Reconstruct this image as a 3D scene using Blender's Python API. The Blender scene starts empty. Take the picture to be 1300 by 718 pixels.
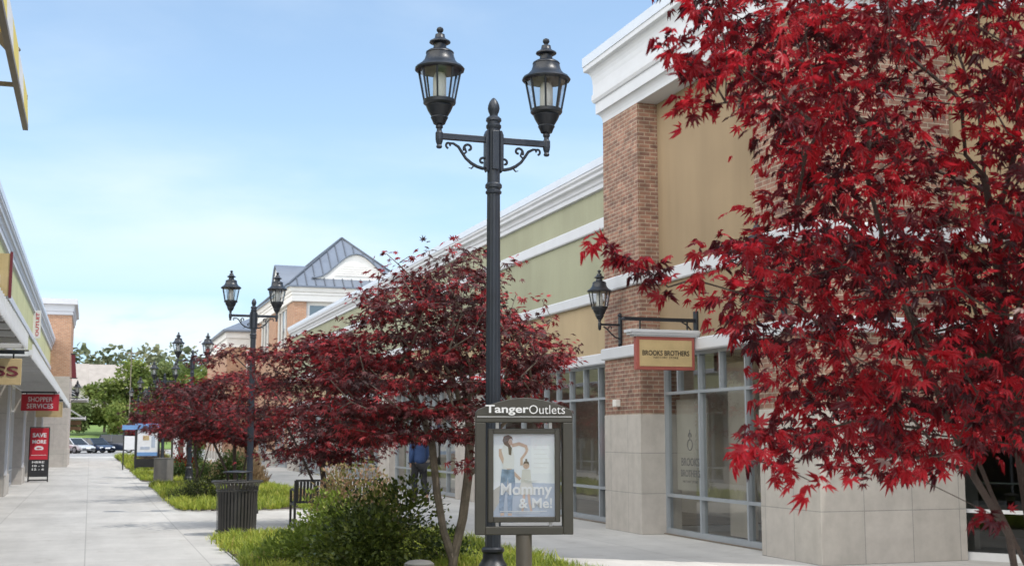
import bpy, math, random
from mathutils import Vector, Matrix, noise
PI = math.pi
sc = bpy.context.scene
COL = sc.collection
R = random.Random(11)
rad = math.radians

# ------------------------------------------------------------------ materials
def _mat(name):
    m = bpy.data.materials.new(name); m.use_nodes = True
    nt = m.node_tree
    b = nt.nodes['Principled BSDF']
    return m, nt, b

def _pos(nt):
    g = nt.nodes.new('ShaderNodeNewGeometry'); return g.outputs['Position']

def _noise(nt, vec, scale, detail=4, rough=.6):
    n = nt.nodes.new('ShaderNodeTexNoise'); n.inputs['Scale'].default_value = scale
    n.inputs['Detail'].default_value = detail; n.inputs['Roughness'].default_value = rough
    nt.links.new(vec, n.inputs['Vector']); return n.outputs['Fac']

def _ramp(nt, fac, stops):
    r = nt.nodes.new('ShaderNodeValToRGB')
    el = r.color_ramp.elements
    while len(el) < len(stops): el.new(.5)
    for e, (p, c) in zip(el, stops):
        e.position = p; e.color = (c[0], c[1], c[2], 1)
    nt.links.new(fac, r.inputs['Fac']); return r.outputs['Color']

def _mul(nt, a, b, fac=1.0, mode='MULTIPLY'):
    m = nt.nodes.new('ShaderNodeMix'); m.data_type = 'RGBA'; m.blend_type = mode
    m.inputs['Factor'].default_value = fac
    nt.links.new(a, m.inputs['A']); nt.links.new(b, m.inputs['B']); return m.outputs['Result']

def _bump(nt, b, h, strength, dist=.01):
    n = nt.nodes.new('ShaderNodeBump'); n.inputs['Strength'].default_value = strength
    n.inputs['Distance'].default_value = dist
    nt.links.new(h, n.inputs['Height']); nt.links.new(n.outputs['Normal'], b.inputs['Normal'])

def plain(name, c, rough=.6, var=.15, scale=3., bump=0., metal=0., fine=0., spec=.5):
    """base colour with a soft two scale mottling"""
    m, nt, b = _mat(name)
    p = _pos(nt)
    n = _noise(nt, p, scale, 6)
    col = _ramp(nt, n, [(.3, [x*(1-var) for x in c]), (.7, [min(1, x*(1+var)) for x in c])])
    if fine:
        n2 = _noise(nt, p, scale*25, 3)
        f = _ramp(nt, n2, [(.3, [1-fine]*3), (.7, [1+fine]*3)])
        col = _mul(nt, col, f)
    nt.links.new(col, b.inputs['Base Color'])
    b.inputs['Roughness'].default_value = rough; b.inputs['Metallic'].default_value = metal
    b.inputs['Specular IOR Level'].default_value = spec
    if bump: _bump(nt, b, _noise(nt, p, scale*30, 3), bump)
    return m

def _uv(nt):
    """wall coordinates: along the wall, up the wall"""
    p = _pos(nt)
    s = nt.nodes.new('ShaderNodeSeparateXYZ'); nt.links.new(p, s.inputs[0])
    a = nt.nodes.new('ShaderNodeMath'); a.operation = 'ADD'
    nt.links.new(s.outputs[0], a.inputs[0]); nt.links.new(s.outputs[1], a.inputs[1])
    c = nt.nodes.new('ShaderNodeCombineXYZ')
    nt.links.new(a.outputs[0], c.inputs[0]); nt.links.new(s.outputs[2], c.inputs[1])
    return c.outputs[0], p

def brick(name, c1, c2, mortar, bw=.215, bh=.075, ms=.009, offset=.5, dark=None, bump=.5, streak=0., var=.3):
    m, nt, b = _mat(name)
    v, p = _uv(nt)
    t = nt.nodes.new('ShaderNodeTexBrick')
    t.offset = offset
    t.inputs['Scale'].default_value = 1; t.inputs['Brick Width'].default_value = bw
    t.inputs['Row Height'].default_value = bh; t.inputs['Mortar Size'].default_value = ms
    t.inputs['Mortar Smooth'].default_value = .15
    t.inputs['Color1'].default_value = (*c1, 1); t.inputs['Color2'].default_value = (*c2, 1)
    t.inputs['Mortar'].default_value = (*mortar, 1)
    nt.links.new(v, t.inputs['Vector'])
    col = t.outputs['Color']
    n = _noise(nt, p, 5, 6)
    col = _mul(nt, col, _ramp(nt, n, [(.3, (1-var,)*3), (.7, (1+var,)*3)]))
    if dark:
        # a few flashed headers: an independent per-brick value
        t2 = nt.nodes.new('ShaderNodeTexBrick'); t2.offset = offset
        for k, val in (('Scale', 1), ('Brick Width', bw), ('Row Height', bh), ('Mortar Size', 0.), ('Bias', -.2)):
            t2.inputs[k].default_value = val
        t2.inputs['Color1'].default_value = (0, 0, 0, 1); t2.inputs['Color2'].default_value = (1, 1, 1, 1)
        mp = nt.nodes.new('ShaderNodeMapping'); mp.inputs['Location'].default_value = (bw*37, bh*52, 0)
        nt.links.new(v, mp.inputs['Vector']); nt.links.new(mp.outputs[0], t2.inputs['Vector'])
        f = _ramp(nt, t2.outputs['Color'], [(.86, (1, 1, 1)), (.90, dark)])
        col = _mul(nt, col, f)
    if streak:
        mp = nt.nodes.new('ShaderNodeMapping'); mp.inputs['Scale'].default_value = (1.5, 1.5, .18)
        nt.links.new(p, mp.inputs['Vector'])
        col = _mul(nt, col, _ramp(nt, _noise(nt, mp.outputs[0], 3, 5), [(.35, (1-streak,)*3), (.6, (1,)*3)]))
    nt.links.new(col, b.inputs['Base Color'])
    b.inputs['Roughness'].default_value = .85
    mx = nt.nodes.new('ShaderNodeMath'); mx.operation = 'MULTIPLY_ADD'
    nt.links.new(t.outputs['Fac'], mx.inputs[0]); mx.inputs[1].default_value = -1.
    nt.links.new(_noise(nt, p, 60, 3), mx.inputs[2])
    _bump(nt, b, mx.outputs[0], bump, .006)
    return m

def stucco(name, c, var=.07):
    m, nt, b = _mat(name)
    p = _pos(nt)
    mp = nt.nodes.new('ShaderNodeMapping'); mp.inputs['Scale'].default_value = (1, 1, .25)
    nt.links.new(p, mp.inputs['Vector'])
    col = _ramp(nt, _noise(nt, mp.outputs[0], 1.3, 7), [(.3, [x*(1-var) for x in c]), (.7, [x*(1+var) for x in c])])
    col = _mul(nt, col, _ramp(nt, _noise(nt, p, 90, 2), [(.3, (.93,)*3), (.7, (1.06,)*3)]))
    m2 = nt.nodes.new('ShaderNodeMapping'); m2.inputs['Scale'].default_value = (3.2, 3.2, .13); nt.links.new(p, m2.inputs['Vector'])
    col = _mul(nt, col, _ramp(nt, _noise(nt, m2.outputs[0], 2.4, 6), [(.24, (.94, .935, .925)), (.46, (1,)*3)]))
    col = _mul(nt, col, _ramp(nt, _noise(nt, p, .45, 3), [(.35, (.93,)*3), (.65, (1.05,)*3)]))
    nt.links.new(col, b.inputs['Base Color']); b.inputs['Roughness'].default_value = .9
    _bump(nt, b, _noise(nt, p, 140, 3), .25, .004)
    return m

def leafmat(name, stops, trans=.4, rough=.45, spec=.4):
    """stops: ramp over the per-leaf random attribute «tint»"""
    m = bpy.data.materials.new(name); m.use_nodes = True; nt = m.node_tree
    b = nt.nodes['Principled BSDF']
    a = nt.nodes.new('ShaderNodeAttribute'); a.attribute_name = 'tint'
    col = _ramp(nt, a.outputs['Fac'], stops)
    nt.links.new(col, b.inputs['Base Color'])
    b.inputs['Roughness'].default_value = rough; b.inputs['Specular IOR Level'].default_value = spec
    tr = nt.nodes.new('ShaderNodeBsdfTranslucent'); nt.links.new(col, tr.inputs['Color'])
    mx = nt.nodes.new('ShaderNodeMixShader'); mx.inputs[0].default_value = trans
    nt.links.new(b.outputs[0], mx.inputs[1]); nt.links.new(tr.outputs[0], mx.inputs[2])
    nt.links.new(mx.outputs[0], nt.nodes['Material Output'].inputs['Surface'])
    return m

def glassmat(name, tint=(.72, .74, .73), gloss=1.0, rough=.0, ior=1.5):
    """flat window glass: fresnel mix of mirror and tinted see-through"""
    m = bpy.data.materials.new(name); m.use_nodes = True; nt = m.node_tree
    nt.nodes.remove(nt.nodes['Principled BSDF'])
    t = nt.nodes.new('ShaderNodeBsdfTransparent'); t.inputs[0].default_value = (*tint, 1)
    g = nt.nodes.new('ShaderNodeBsdfGlossy'); g.inputs['Roughness'].default_value = rough
    g.inputs[0].default_value = (gloss,)*3 + (1,)
    # a pane has the same reflectance from both sides
    f = nt.nodes.new('ShaderNodeFresnel'); ge = nt.nodes.new('ShaderNodeNewGeometry')
    io = nt.nodes.new('ShaderNodeMapRange'); io.inputs['To Min'].default_value = ior; io.inputs['To Max'].default_value = 1/ior
    nt.links.new(ge.outputs['Backfacing'], io.inputs['Value']); nt.links.new(io.outputs['Result'], f.inputs[0])
    mx = nt.nodes.new('ShaderNodeMixShader')
    nt.links.new(f.outputs[0], mx.inputs[0]); nt.links.new(t.outputs[0], mx.inputs[1]); nt.links.new(g.outputs[0], mx.inputs[2])
    nt.links.new(mx.outputs[0], nt.nodes['Material Output'].inputs['Surface'])
    return m

def paving(name, c, jx, jy, wear=.15):
    m, nt, b = _mat(name)
    p = _pos(nt)
    t = nt.nodes.new('ShaderNodeTexBrick'); t.offset = 0
    for k, v in (('Scale', 1), ('Brick Width', jx), ('Row Height', jy), ('Mortar Size', .009), ('Mortar Smooth', .2)):
        t.inputs[k].default_value = v
    t.inputs['Color1'].default_value = (*[x*.945 for x in c], 1); t.inputs['Color2'].default_value = (*[x*1.045 for x in c], 1)
    t.inputs['Mortar'].default_value = (*[x*.72 for x in c], 1)
    nt.links.new(p, t.inputs['Vector'])
    col = _mul(nt, t.outputs['Color'], _ramp(nt, _noise(nt, p, .55, 8, .65), [(.3, (1-wear,)*3), (.7, (1+wear*.6,)*3)]))
    mp = nt.nodes.new('ShaderNodeMapping'); mp.inputs['Scale'].default_value = (.8, .12, 1)
    nt.links.new(p, mp.inputs['Vector'])
    col = _mul(nt, col, _ramp(nt, _noise(nt, mp.outputs[0], 2.2, 5), [(.35, (1-wear*.8,)*3), (.6, (1,)*3)]))
    col = _mul(nt, col, _ramp(nt, _noise(nt, p, 70, 3), [(.3, (.92,)*3), (.7, (1.06,)*3)]))
    # small dark stains
    vo = nt.nodes.new('ShaderNodeTexVoronoi'); vo.inputs['Scale'].default_value = 1.7
    nt.links.new(p, vo.inputs['Vector'])
    col = _mul(nt, col, _ramp(nt, vo.outputs['Distance'], [(.012, (.60,)*3), (.035, (1,)*3)]))
    col = _mul(nt, col, _ramp(nt, _noise(nt, p, 3.1, 8, .7), [(.30, (.80, .785, .76)), (.44, (1,)*3)]))
    nt.links.new(col, b.inputs['Base Color']); b.inputs['Roughness'].default_value = .85
    _bump(nt, b, _noise(nt, p, 120, 3), .2, .003)
    return m

M = {}
M['brick'] = brick('red brick', (.31, .165, .115), (.185, .10, .078), (.36, .295, .225), bw=.203, bh=.068, ms=.008, dark=(.42, .46, .52), bump=.5, var=.38)
M['brick_tan'] = brick('orange brown brick', (.47, .26, .155), (.38, .195, .115), (.46, .36, .28), var=.13)
M['stone'] = brick('grey cast stone', (.51, .475, .435), (.47, .44, .40), (.31, .30, .28), bw=.72, bh=.66, ms=.006, offset=0, bump=.35, streak=.06, var=.09)
M['stone_warm'] = brick('warm grey panel', (.50, .46, .42), (.47, .43, .395), (.3, .28, .26), bw=1.2, bh=2.2, ms=.006, offset=0, bump=.2, var=.1)
M['stucco_tan'] = stucco('tan stucco', (.30, .222, .137))
M['stucco_cream'] = stucco('cream tan stucco', (.42, .325, .20))
M['stucco_green'] = stucco('sage green stucco', (.325, .33, .232))
M['stucco_lime'] = stucco('pale yellow green stucco', (.56, .55, .30))
M['trim'] = plain('white painted trim', (.60, .615, .65), .6, .04, 2, .1)
M['coping'] = plain('white metal coping', (.60, .645, .72), .4, .03, 2)
M['alu'] = plain('silver window frame', (.40, .435, .475), .4, .06, 4, metal=.35)
M['alu_white'] = plain('pale window frame', (.70, .71, .72), .45, .05, 4)
M['glass'] = glassmat('window glass', (.80, .82, .81), 1., 0., 1.75)
M['glass_dark'] = glassmat('dark window glass', (.3, .33, .34))
M['glass_mirror'] = glassmat('coated window glass', (.3, .33, .36), 1., 0., 3.0)
M['clear_glass'] = glassmat('lantern glass', (.88, .90, .92), 1., .02, 1.7)
M['inside'] = plain('shop interior wall', (.50, .45, .39), .8, .2, .8)
M['inside_light'] = plain('shop display panel', (.42, .395, .35), .8, .1, 1.2)
M['inside_floor'] = plain('shop floor', (.20, .165, .13), .5, .2, 2)
M['concrete'] = paving('broom finished concrete', (.55, .535, .505), 1.5, 1.9)
M['concrete_kerb'] = plain('kerb concrete', (.46, .45, .43), .85, .12, 3, .3)
M['asphalt'] = plain('worn asphalt', (.27, .27, .27), .9, .15, .6, .2, fine=.1)
M['soil'] = plain('dark mulch', (.07, .05, .035), .95, .35, 6, .8, fine=.3)
M['lawn'] = plain('mown lawn', (.13, .20, .045), .95, .25, .25, .3, fine=.2)
M['iron'] = plain('black lamp paint', (.014, .017, .023), .36, .2, 4, .12)
M['iron_blue'] = plain('blue black post paint', (.026, .033, .046), .40, .22, 3, .15)
M['steel_black'] = plain('black furniture paint', (.025, .025, .027), .45, .2, 4, .1)
M['bin'] = plain('dark brown grey powder coat', (.055, .052, .048), .42, .15, 5, .1)
M['bin_grey'] = plain('grey bin paint', (.14, .135, .125), .5, .15, 5, .1)
M['frame'] = plain('olive grey sign frame', (.062, .058, .047), .5, .08, 6, .15, fine=.06)
M['post'] = plain('taupe sign post', (.14, .125, .105), .45, .1, 6, metal=.3)
M['white'] = plain('white lettering', (.82, .82, .82), .5, .02, 4)
M['lampcore'] = plain('frosted lamp chimney', (.78, .76, .70), .35, .05, 8)
M['bark'] = plain('grey brown bark', (.20, .165, .13), .85, .35, 7, .8, fine=.25)
M['bark_dark'] = plain('dark maroon bark', (.085, .062, .052), .8, .35, 9, .6, fine=.2)
M['roof'] = plain('blue grey standing seam', (.17, .20, .25), .42, .08, 1.5, metal=.25)
M['roof_seam'] = plain('dark roof seam', (.10, .115, .14), .45, .08, 1.5, metal=.2)
M['white_bright'] = plain('bright white render', (.80, .79, .76), .75, .04, 1.5)
M['shingle'] = plain('pale grey shingle roof', (.33, .30, .275), .9, .12, 1., .2, fine=.1)
M['siding'] = plain('cream siding', (.55, .50, .42), .8, .06, 1.)
M['red_sign'] = plain('red sign paint', (.50, .018, .035), .45, .06, 3)
M['red_dark'] = plain('dark red sign paint', (.22, .012, .02), .5, .1, 3)
M['sign_tan'] = plain('gilded tan sign face', (.53, .40, .205), .45, .1, 5, .1, fine=.05)
M['sign_red'] = plain('brick red sign border', (.36, .095, .075), .55, .1, 5)
M['ink'] = plain('black ink', (.015, .013, .012), .5, .1, 5)
M['maroon_ink'] = plain('maroon ink', (.16, .02, .03), .5, .1, 5)
M['yellow'] = plain('yellow awning cloth', (.74, .58, .12), .7, .06, 3)
M['cloth_white'] = plain('white awning cloth', (.72, .70, .66), .7, .06, 3)
M['bronze'] = plain('brown grey awning frame', (.20, .165, .13), .6, .12, 3)
M['etch'] = plain('grey etched lettering', (.11, .11, .11), .7, .05, 4)
M['brown_wood'] = plain('brown timber', (.26, .17, .10), .8, .2, 3, .3)
MAPLE = [(0, (.055, .010, .014)), (.30, (.085, .011, .017)), (.46, (.17, .013, .022)), (.62, (.38, .014, .026)), (.90, (.62, .022, .038)), (.975, (.68, .03, .05)), (.99, (.50, .36, .33))]
M['maple'] = leafmat('red maple leaf', MAPLE, .44, .40, .4)
M['maple_mid'] = leafmat('maroon maple leaf', [(0, (.040, .013, .014)), (.40, (.082, .018, .020)), (.64, (.15, .022, .026)), (.84, (.36, .024, .034)), (.96, (.46, .04, .05)), (1, (.36, .24, .20))], .26, .45, .4)
M['liriope'] = leafmat('yellow green border grass', [(0, (.12, .18, .03)), (.3, (.25, .33, .045)), (.6, (.37, .44, .06)), (.88, (.50, .53, .09)), (1, (.60, .47, .16))], .4, .5, .3)
M['nandina'] = leafmat('dark green shrub leaf', [(0, (.036, .060, .016)), (.35, (.085, .12, .026)), (.65, (.17, .215, .042)), (1, (.31, .34, .07))], .25, .42, .4)
M['lightshrub'] = leafmat('light green shrub leaf', [(0, (.12, .18, .03)), (.5, (.24, .32, .055)), (.85, (.36, .42, .09)), (1, (.46, .32, .20))], .3, .5, .3)
M['pinkshrub'] = leafmat('pink tipped shrub leaf', [(0, (.16, .19, .05)), (.4, (.30, .26, .11)), (.7, (.42, .25, .17)), (1, (.50, .32, .24))], .3, .5, .3)
M['juniper'] = leafmat('dark juniper leaf', [(0, (.018, .028, .012)), (.6, (.04, .055, .02)), (1, (.07, .085, .03))], .15, .55, .3)
M['boxwood'] = leafmat('deep green box leaf', [(0, (.035, .06, .018)), (.6, (.07, .11, .03)), (1, (.13, .17, .045))], .2, .5, .3)
M['fawn'] = leafmat('fawn ornamental grass', [(0, (.26, .19, .11)), (.6, (.38, .27, .16)), (1, (.46, .36, .22))], .3, .6, .2)
M['redflower'] = leafmat('red blossom', [(0, (.05, .08, .02)), (.25, (.35, .01, .02)), (1, (.55, .02, .03))], .3, .5, .3)
M['tree_green'] = leafmat('spring green leaf', [(0, (.11, .16, .04)), (.5, (.20, .25, .065)), (1, (.31, .34, .10))], .35, .6, .2)
M['tree_mid'] = leafmat('mid green leaf', [(0, (.09, .125, .045)), (.5, (.15, .19, .07)), (1, (.23, .26, .10))], .35, .6, .2)
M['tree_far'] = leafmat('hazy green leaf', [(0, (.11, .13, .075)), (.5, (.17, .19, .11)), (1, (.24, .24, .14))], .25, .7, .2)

# ------------------------------------------------------------------ mesh builder
class MB:
    def __init__(s): s.v = []; s.f = []; s.t = []
    def face(s, pts):
        n = len(s.v); s.v += [tuple(p) for p in pts]; s.f.append(tuple(range(n, n+len(pts)))); return s
    def box(s, x0, y0, z0, x1, y1, z1):
        n = len(s.v)
        s.v += [(x0,y0,z0),(x1,y0,z0),(x1,y1,z0),(x0,y1,z0),(x0,y0,z1),(x1,y0,z1),(x1,y1,z1),(x0,y1,z1)]
        s.f += [tuple(n+i for i in q) for q in ((0,3,2,1),(4,5,6,7),(0,1,5,4),(1,2,6,5),(2,3,7,6),(3,0,4,7))]
        return s
    def cbox(s, c, d): return s.box(*(c[i]-d[i]/2 for i in range(3)), *(c[i]+d[i]/2 for i in range(3)))
    def wbox(s, p0, p1, z0, z1, o0, o1):
        """wall piece along p0->p1 (plan), from offset o0 to o1 to the LEFT of the direction"""
        dx, dy = p1[0]-p0[0], p1[1]-p0[1]; L = math.hypot(dx, dy); nx, ny = -dy/L, dx/L
        q = [(p0[0]+nx*o0, p0[1]+ny*o0), (p1[0]+nx*o0, p1[1]+ny*o0), (p1[0]+nx*o1, p1[1]+ny*o1), (p0[0]+nx*o1, p0[1]+ny*o1)]
        return s.prism(q, z0, z1)
    def prism(s, poly, z0, z1):
        a = sum(poly[i-1][0]*poly[i][1]-poly[i][0]*poly[i-1][1] for i in range(len(poly)))
        if a < 0: poly = poly[::-1]
        n = len(s.v); k = len(poly)
        s.v += [(x, y, z0) for x, y in poly] + [(x, y, z1) for x, y in poly]
        s.f += [tuple(n+i for i in range(k))[::-1], tuple(n+k+i for i in range(k))]
        s.f += [(n+i, n+(i+1) % k, n+k+(i+1) % k, n+k+i) for i in range(k)]
        return s
    def lathe(s, prof, c=(0,0,0), n=16, flute=0, fl=(0,0)):
        b = len(s.v); m = len(prof)
        for j, (r, z) in enumerate(prof):
            for i in range(n):
                a = 2*PI*i/n; rr = r
                if flute and fl[0] <= z <= fl[1] and i % 2: rr = r*(1-flute)
                s.v.append((c[0]+rr*math.cos(a), c[1]+rr*math.sin(a), c[2]+z))
        for j in range(m-1):
            for i in range(n):
                i2 = (i+1) % n
                s.f.append((b+j*n+i, b+j*n+i2, b+(j+1)*n+i2, b+(j+1)*n+i))
        s.f.append(tuple(b+i for i in range(n))[::-1]); s.f.append(tuple(b+(m-1)*n+i for i in range(n)))
        return s
    def tube(s, pts, r, n=8, cap=True):
        pts = [Vector(p) for p in pts]
        rs = r if isinstance(r, (list, tuple)) else [r]*len(pts)
        b = len(s.v); ref = None
        for i, p in enumerate(pts):
            d = (pts[min(i+1, len(pts)-1)]-pts[max(i-1, 0)])
            if d.length < 1e-9: d = Vector((0, 0, 1))
            d.normalize()
            if ref is None: ref = Vector((1, 0, 0)) if abs(d.x) < .9 else Vector((0, 1, 0))
            u = (ref-d*ref.dot(d)); u.normalize(); w = d.cross(u); ref = u
            for k in range(n):
                a = 2*PI*k/n; s.v.append(tuple(p+u*(rs[i]*math.cos(a))+w*(rs[i]*math.sin(a))))
        for i in range(len(pts)-1):
            for k in range(n):
                k2 = (k+1) % n; s.f.append((b+i*n+k, b+i*n+k2, b+(i+1)*n+k2, b+(i+1)*n+k))
        if cap:
            s.f.append(tuple(b+k for k in range(n))[::-1]); e = b+(len(pts)-1)*n; s.f.append(tuple(e+k for k in range(n)))
        return s
    def bar(s, p, q, w, h=None):
        """rectangular bar from p to q"""
        h = h or w; p, q = Vector(p), Vector(q); d = (q-p).normalized()
        up = Vector((0,0,1)) if abs(d.z) < .95 else Vector((0,1,0))
        u = d.cross(up).normalized(); v = u.cross(d)
        n = len(s.v)
        for c in (p, q):
            for a, b in ((-1,-1),(1,-1),(1,1),(-1,1)): s.v.append(tuple(c+u*(a*w/2)+v*(b*h/2)))
        s.f += [(n,n+1,n+2,n+3),(n+7,n+6,n+5,n+4)]+[(n+i,n+4+i,n+4+(i+1)%4,n+(i+1)%4) for i in range(4)]
        return s
    def sweep(s, path, prof, close=False):
        """prof: (outward offset, z) list; path: plan polyline, outward to the RIGHT of travel"""
        path = [Vector((p[0], p[1], 0)) for p in path]; n = len(path); b = len(s.v); m = len(prof)
        for i, p in enumerate(path):
            ds = []
            if i: ds.append((p-path[i-1]).normalized())
            if i < n-1: ds.append((path[i+1]-p).normalized())
            ns = [Vector((d.y, -d.x, 0)) for d in ds]
            nn = ns[0] if len(ns) == 1 else (ns[0]+ns[1])/(1+ns[0].dot(ns[1]))
            for o, z in prof: s.v.append((p.x+nn.x*o, p.y+nn.y*o, z))
        for i in range(n-1):
            for j in range(m):
                j2 = (j+1) % m
                s.f.append((b+i*m+j, b+(i+1)*m+j, b+(i+1)*m+j2, b+i*m+j2))
        s.f.append(tuple(b+j for j in range(m))); s.f.append(tuple(b+(n-1)*m+j for j in range(m))[::-1])
        return s
    def extr(s, poly, axis, a0, a1):
        """polygon in the plane across axis ('x': pts are (y,z); 'y': pts are (x,z)) extruded along it"""
        mk = (lambda p, a: (a, p[0], p[1])) if axis == 'x' else (lambda p, a: (p[0], a, p[1]))
        n = len(s.v); k = len(poly)
        s.v += [mk(p, a0) for p in poly]+[mk(p, a1) for p in poly]
        s.f += [tuple(range(n, n+k)), tuple(range(n+k, n+2*k))[::-1]]
        s.f += [(n+i, n+k+i, n+k+(i+1) % k, n+(i+1) % k) for i in range(k)]
        return s
    def mesh(s, name, mat, smooth=False, fix=True):
        me = bpy.data.meshes.new(name); me.from_pydata(s.v, [], s.f)
        if s.t:
            at = me.attributes.new('tint', 'FLOAT', 'FACE'); at.data.foreach_set('value', s.t)
        elif fix:
            import bmesh
            bm = bmesh.new(); bm.from_mesh(me); bmesh.ops.recalc_face_normals(bm, faces=bm.faces); bm.to_mesh(me); bm.free()
        me.materials.append(mat)
        if smooth:
            me.polygons.foreach_set('use_smooth', [True]*len(me.polygons))
            try: me.set_sharp_from_angle(angle=rad(38))
            except Exception: pass
        me.update(); return me

def link(o): COL.objects.link(o); return o
def tag(o, label, cat, group=None, kind=None):
    if label: o['label'] = label
    if cat: o['category'] = cat
    if group: o['group'] = group
    if kind: o['kind'] = kind
    return o
def thing(name, label, cat, loc, group=None, rz=0):
    o = link(bpy.data.objects.new(name, None)); o.location = loc; o.rotation_euler = (0, 0, rz)
    o.empty_display_size = .2
    return tag(o, label, cat, group)
def part(name, mb, mat, parent, label=None, smooth=False, local=False, bevel=0):
    """child mesh; its vertices are given in world space unless local"""
    me = mb.mesh(name, mat, smooth) if isinstance(mb, MB) else mb
    o = link(bpy.data.objects.new(name, me))
    if not local:
        off = Vector((0, 0, 0)); p = parent
        while p is not None: off += Vector(p.location); p = p.parent
        me.transform(Matrix.Translation(-off))
    o.parent = parent
    if label: o['label'] = label
    if bevel:
        b = o.modifiers.new('edge', 'BEVEL'); b.width = bevel; b.segments = 2; b.limit_method = 'ANGLE'
    return o
def single(name, mb, mat, label, cat, group=None, kind=None, smooth=False, origin=None):
    me = mb.mesh(name, mat, smooth)
    o = link(bpy.data.objects.new(name, me))
    if origin is not None:
        me.transform(Matrix.Translation(-Vector(origin))); o.location = origin
    return tag(o, label, cat, group, kind)
def struct(name, mb, mat, smooth=False): return single(name, mb, mat, None, None, kind='structure', smooth=smooth)
KIDS = {}
def children(o): return [c for c in bpy.data.objects if c.parent == o]
def copy_tree(o, parent=None):
    c = o.copy(); link(c)
    if parent is not None: c.parent = parent
    for ch in children(o): copy_tree(ch, c)
    return c

def text(name, body, mat, parent, width, height, origin, xdir, updir, bold=0., depth=.004, align='C', local=False, label=None, spacing=1.0, shear=0):
    """lettering as a mesh laid on a plane: origin is the middle (or left end) of its baseline box"""
    cu = bpy.data.curves.new(name, 'FONT'); cu.body = body; cu.offset = bold; cu.extrude = .02; cu.resolution_u = 3
    cu.space_character = spacing; cu.shear = shear; cu.align_x = 'CENTER'; cu.space_line = 1.0
    o = link(bpy.data.objects.new(name, cu)); bpy.context.view_layer.update()
    me = bpy.data.meshes.new_from_object(o.evaluated_get(bpy.context.evaluated_depsgraph_get()))
    bpy.data.objects.remove(o); me.name = name
    xs = [v.co.x for v in me.vertices]; ys = [v.co.y for v in me.vertices]
    w0, h0 = max(xs)-min(xs), max(ys)-min(ys); cx, cy = (max(xs)+min(xs))/2, (max(ys)+min(ys))/2
    sx = width/w0; sy = height/h0 if height else sx
    X = Vector(xdir).normalized(); U = Vector(updir).normalized(); N = X.cross(U)
    O = Vector(origin)
    for v in me.vertices:
        v.co = O+X*((v.co.x-cx)*sx)+U*((v.co.y-cy)*sy)+N*((v.co.z+.02)/.04*depth)
    me.materials.clear(); me.materials.append(mat)
    return part(name, me, mat, parent, label, local=local)
SKY_VEIL = .22; SKY_VEIL_COL = (3.1, 4.7, 6.2, 1); CLOUD_COL = (5.0, 5.5, 5.9, 1); EXPOSURE = .45; FILL_BANK_COL = (14.3, 14.1, 13.8, 1)
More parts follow.
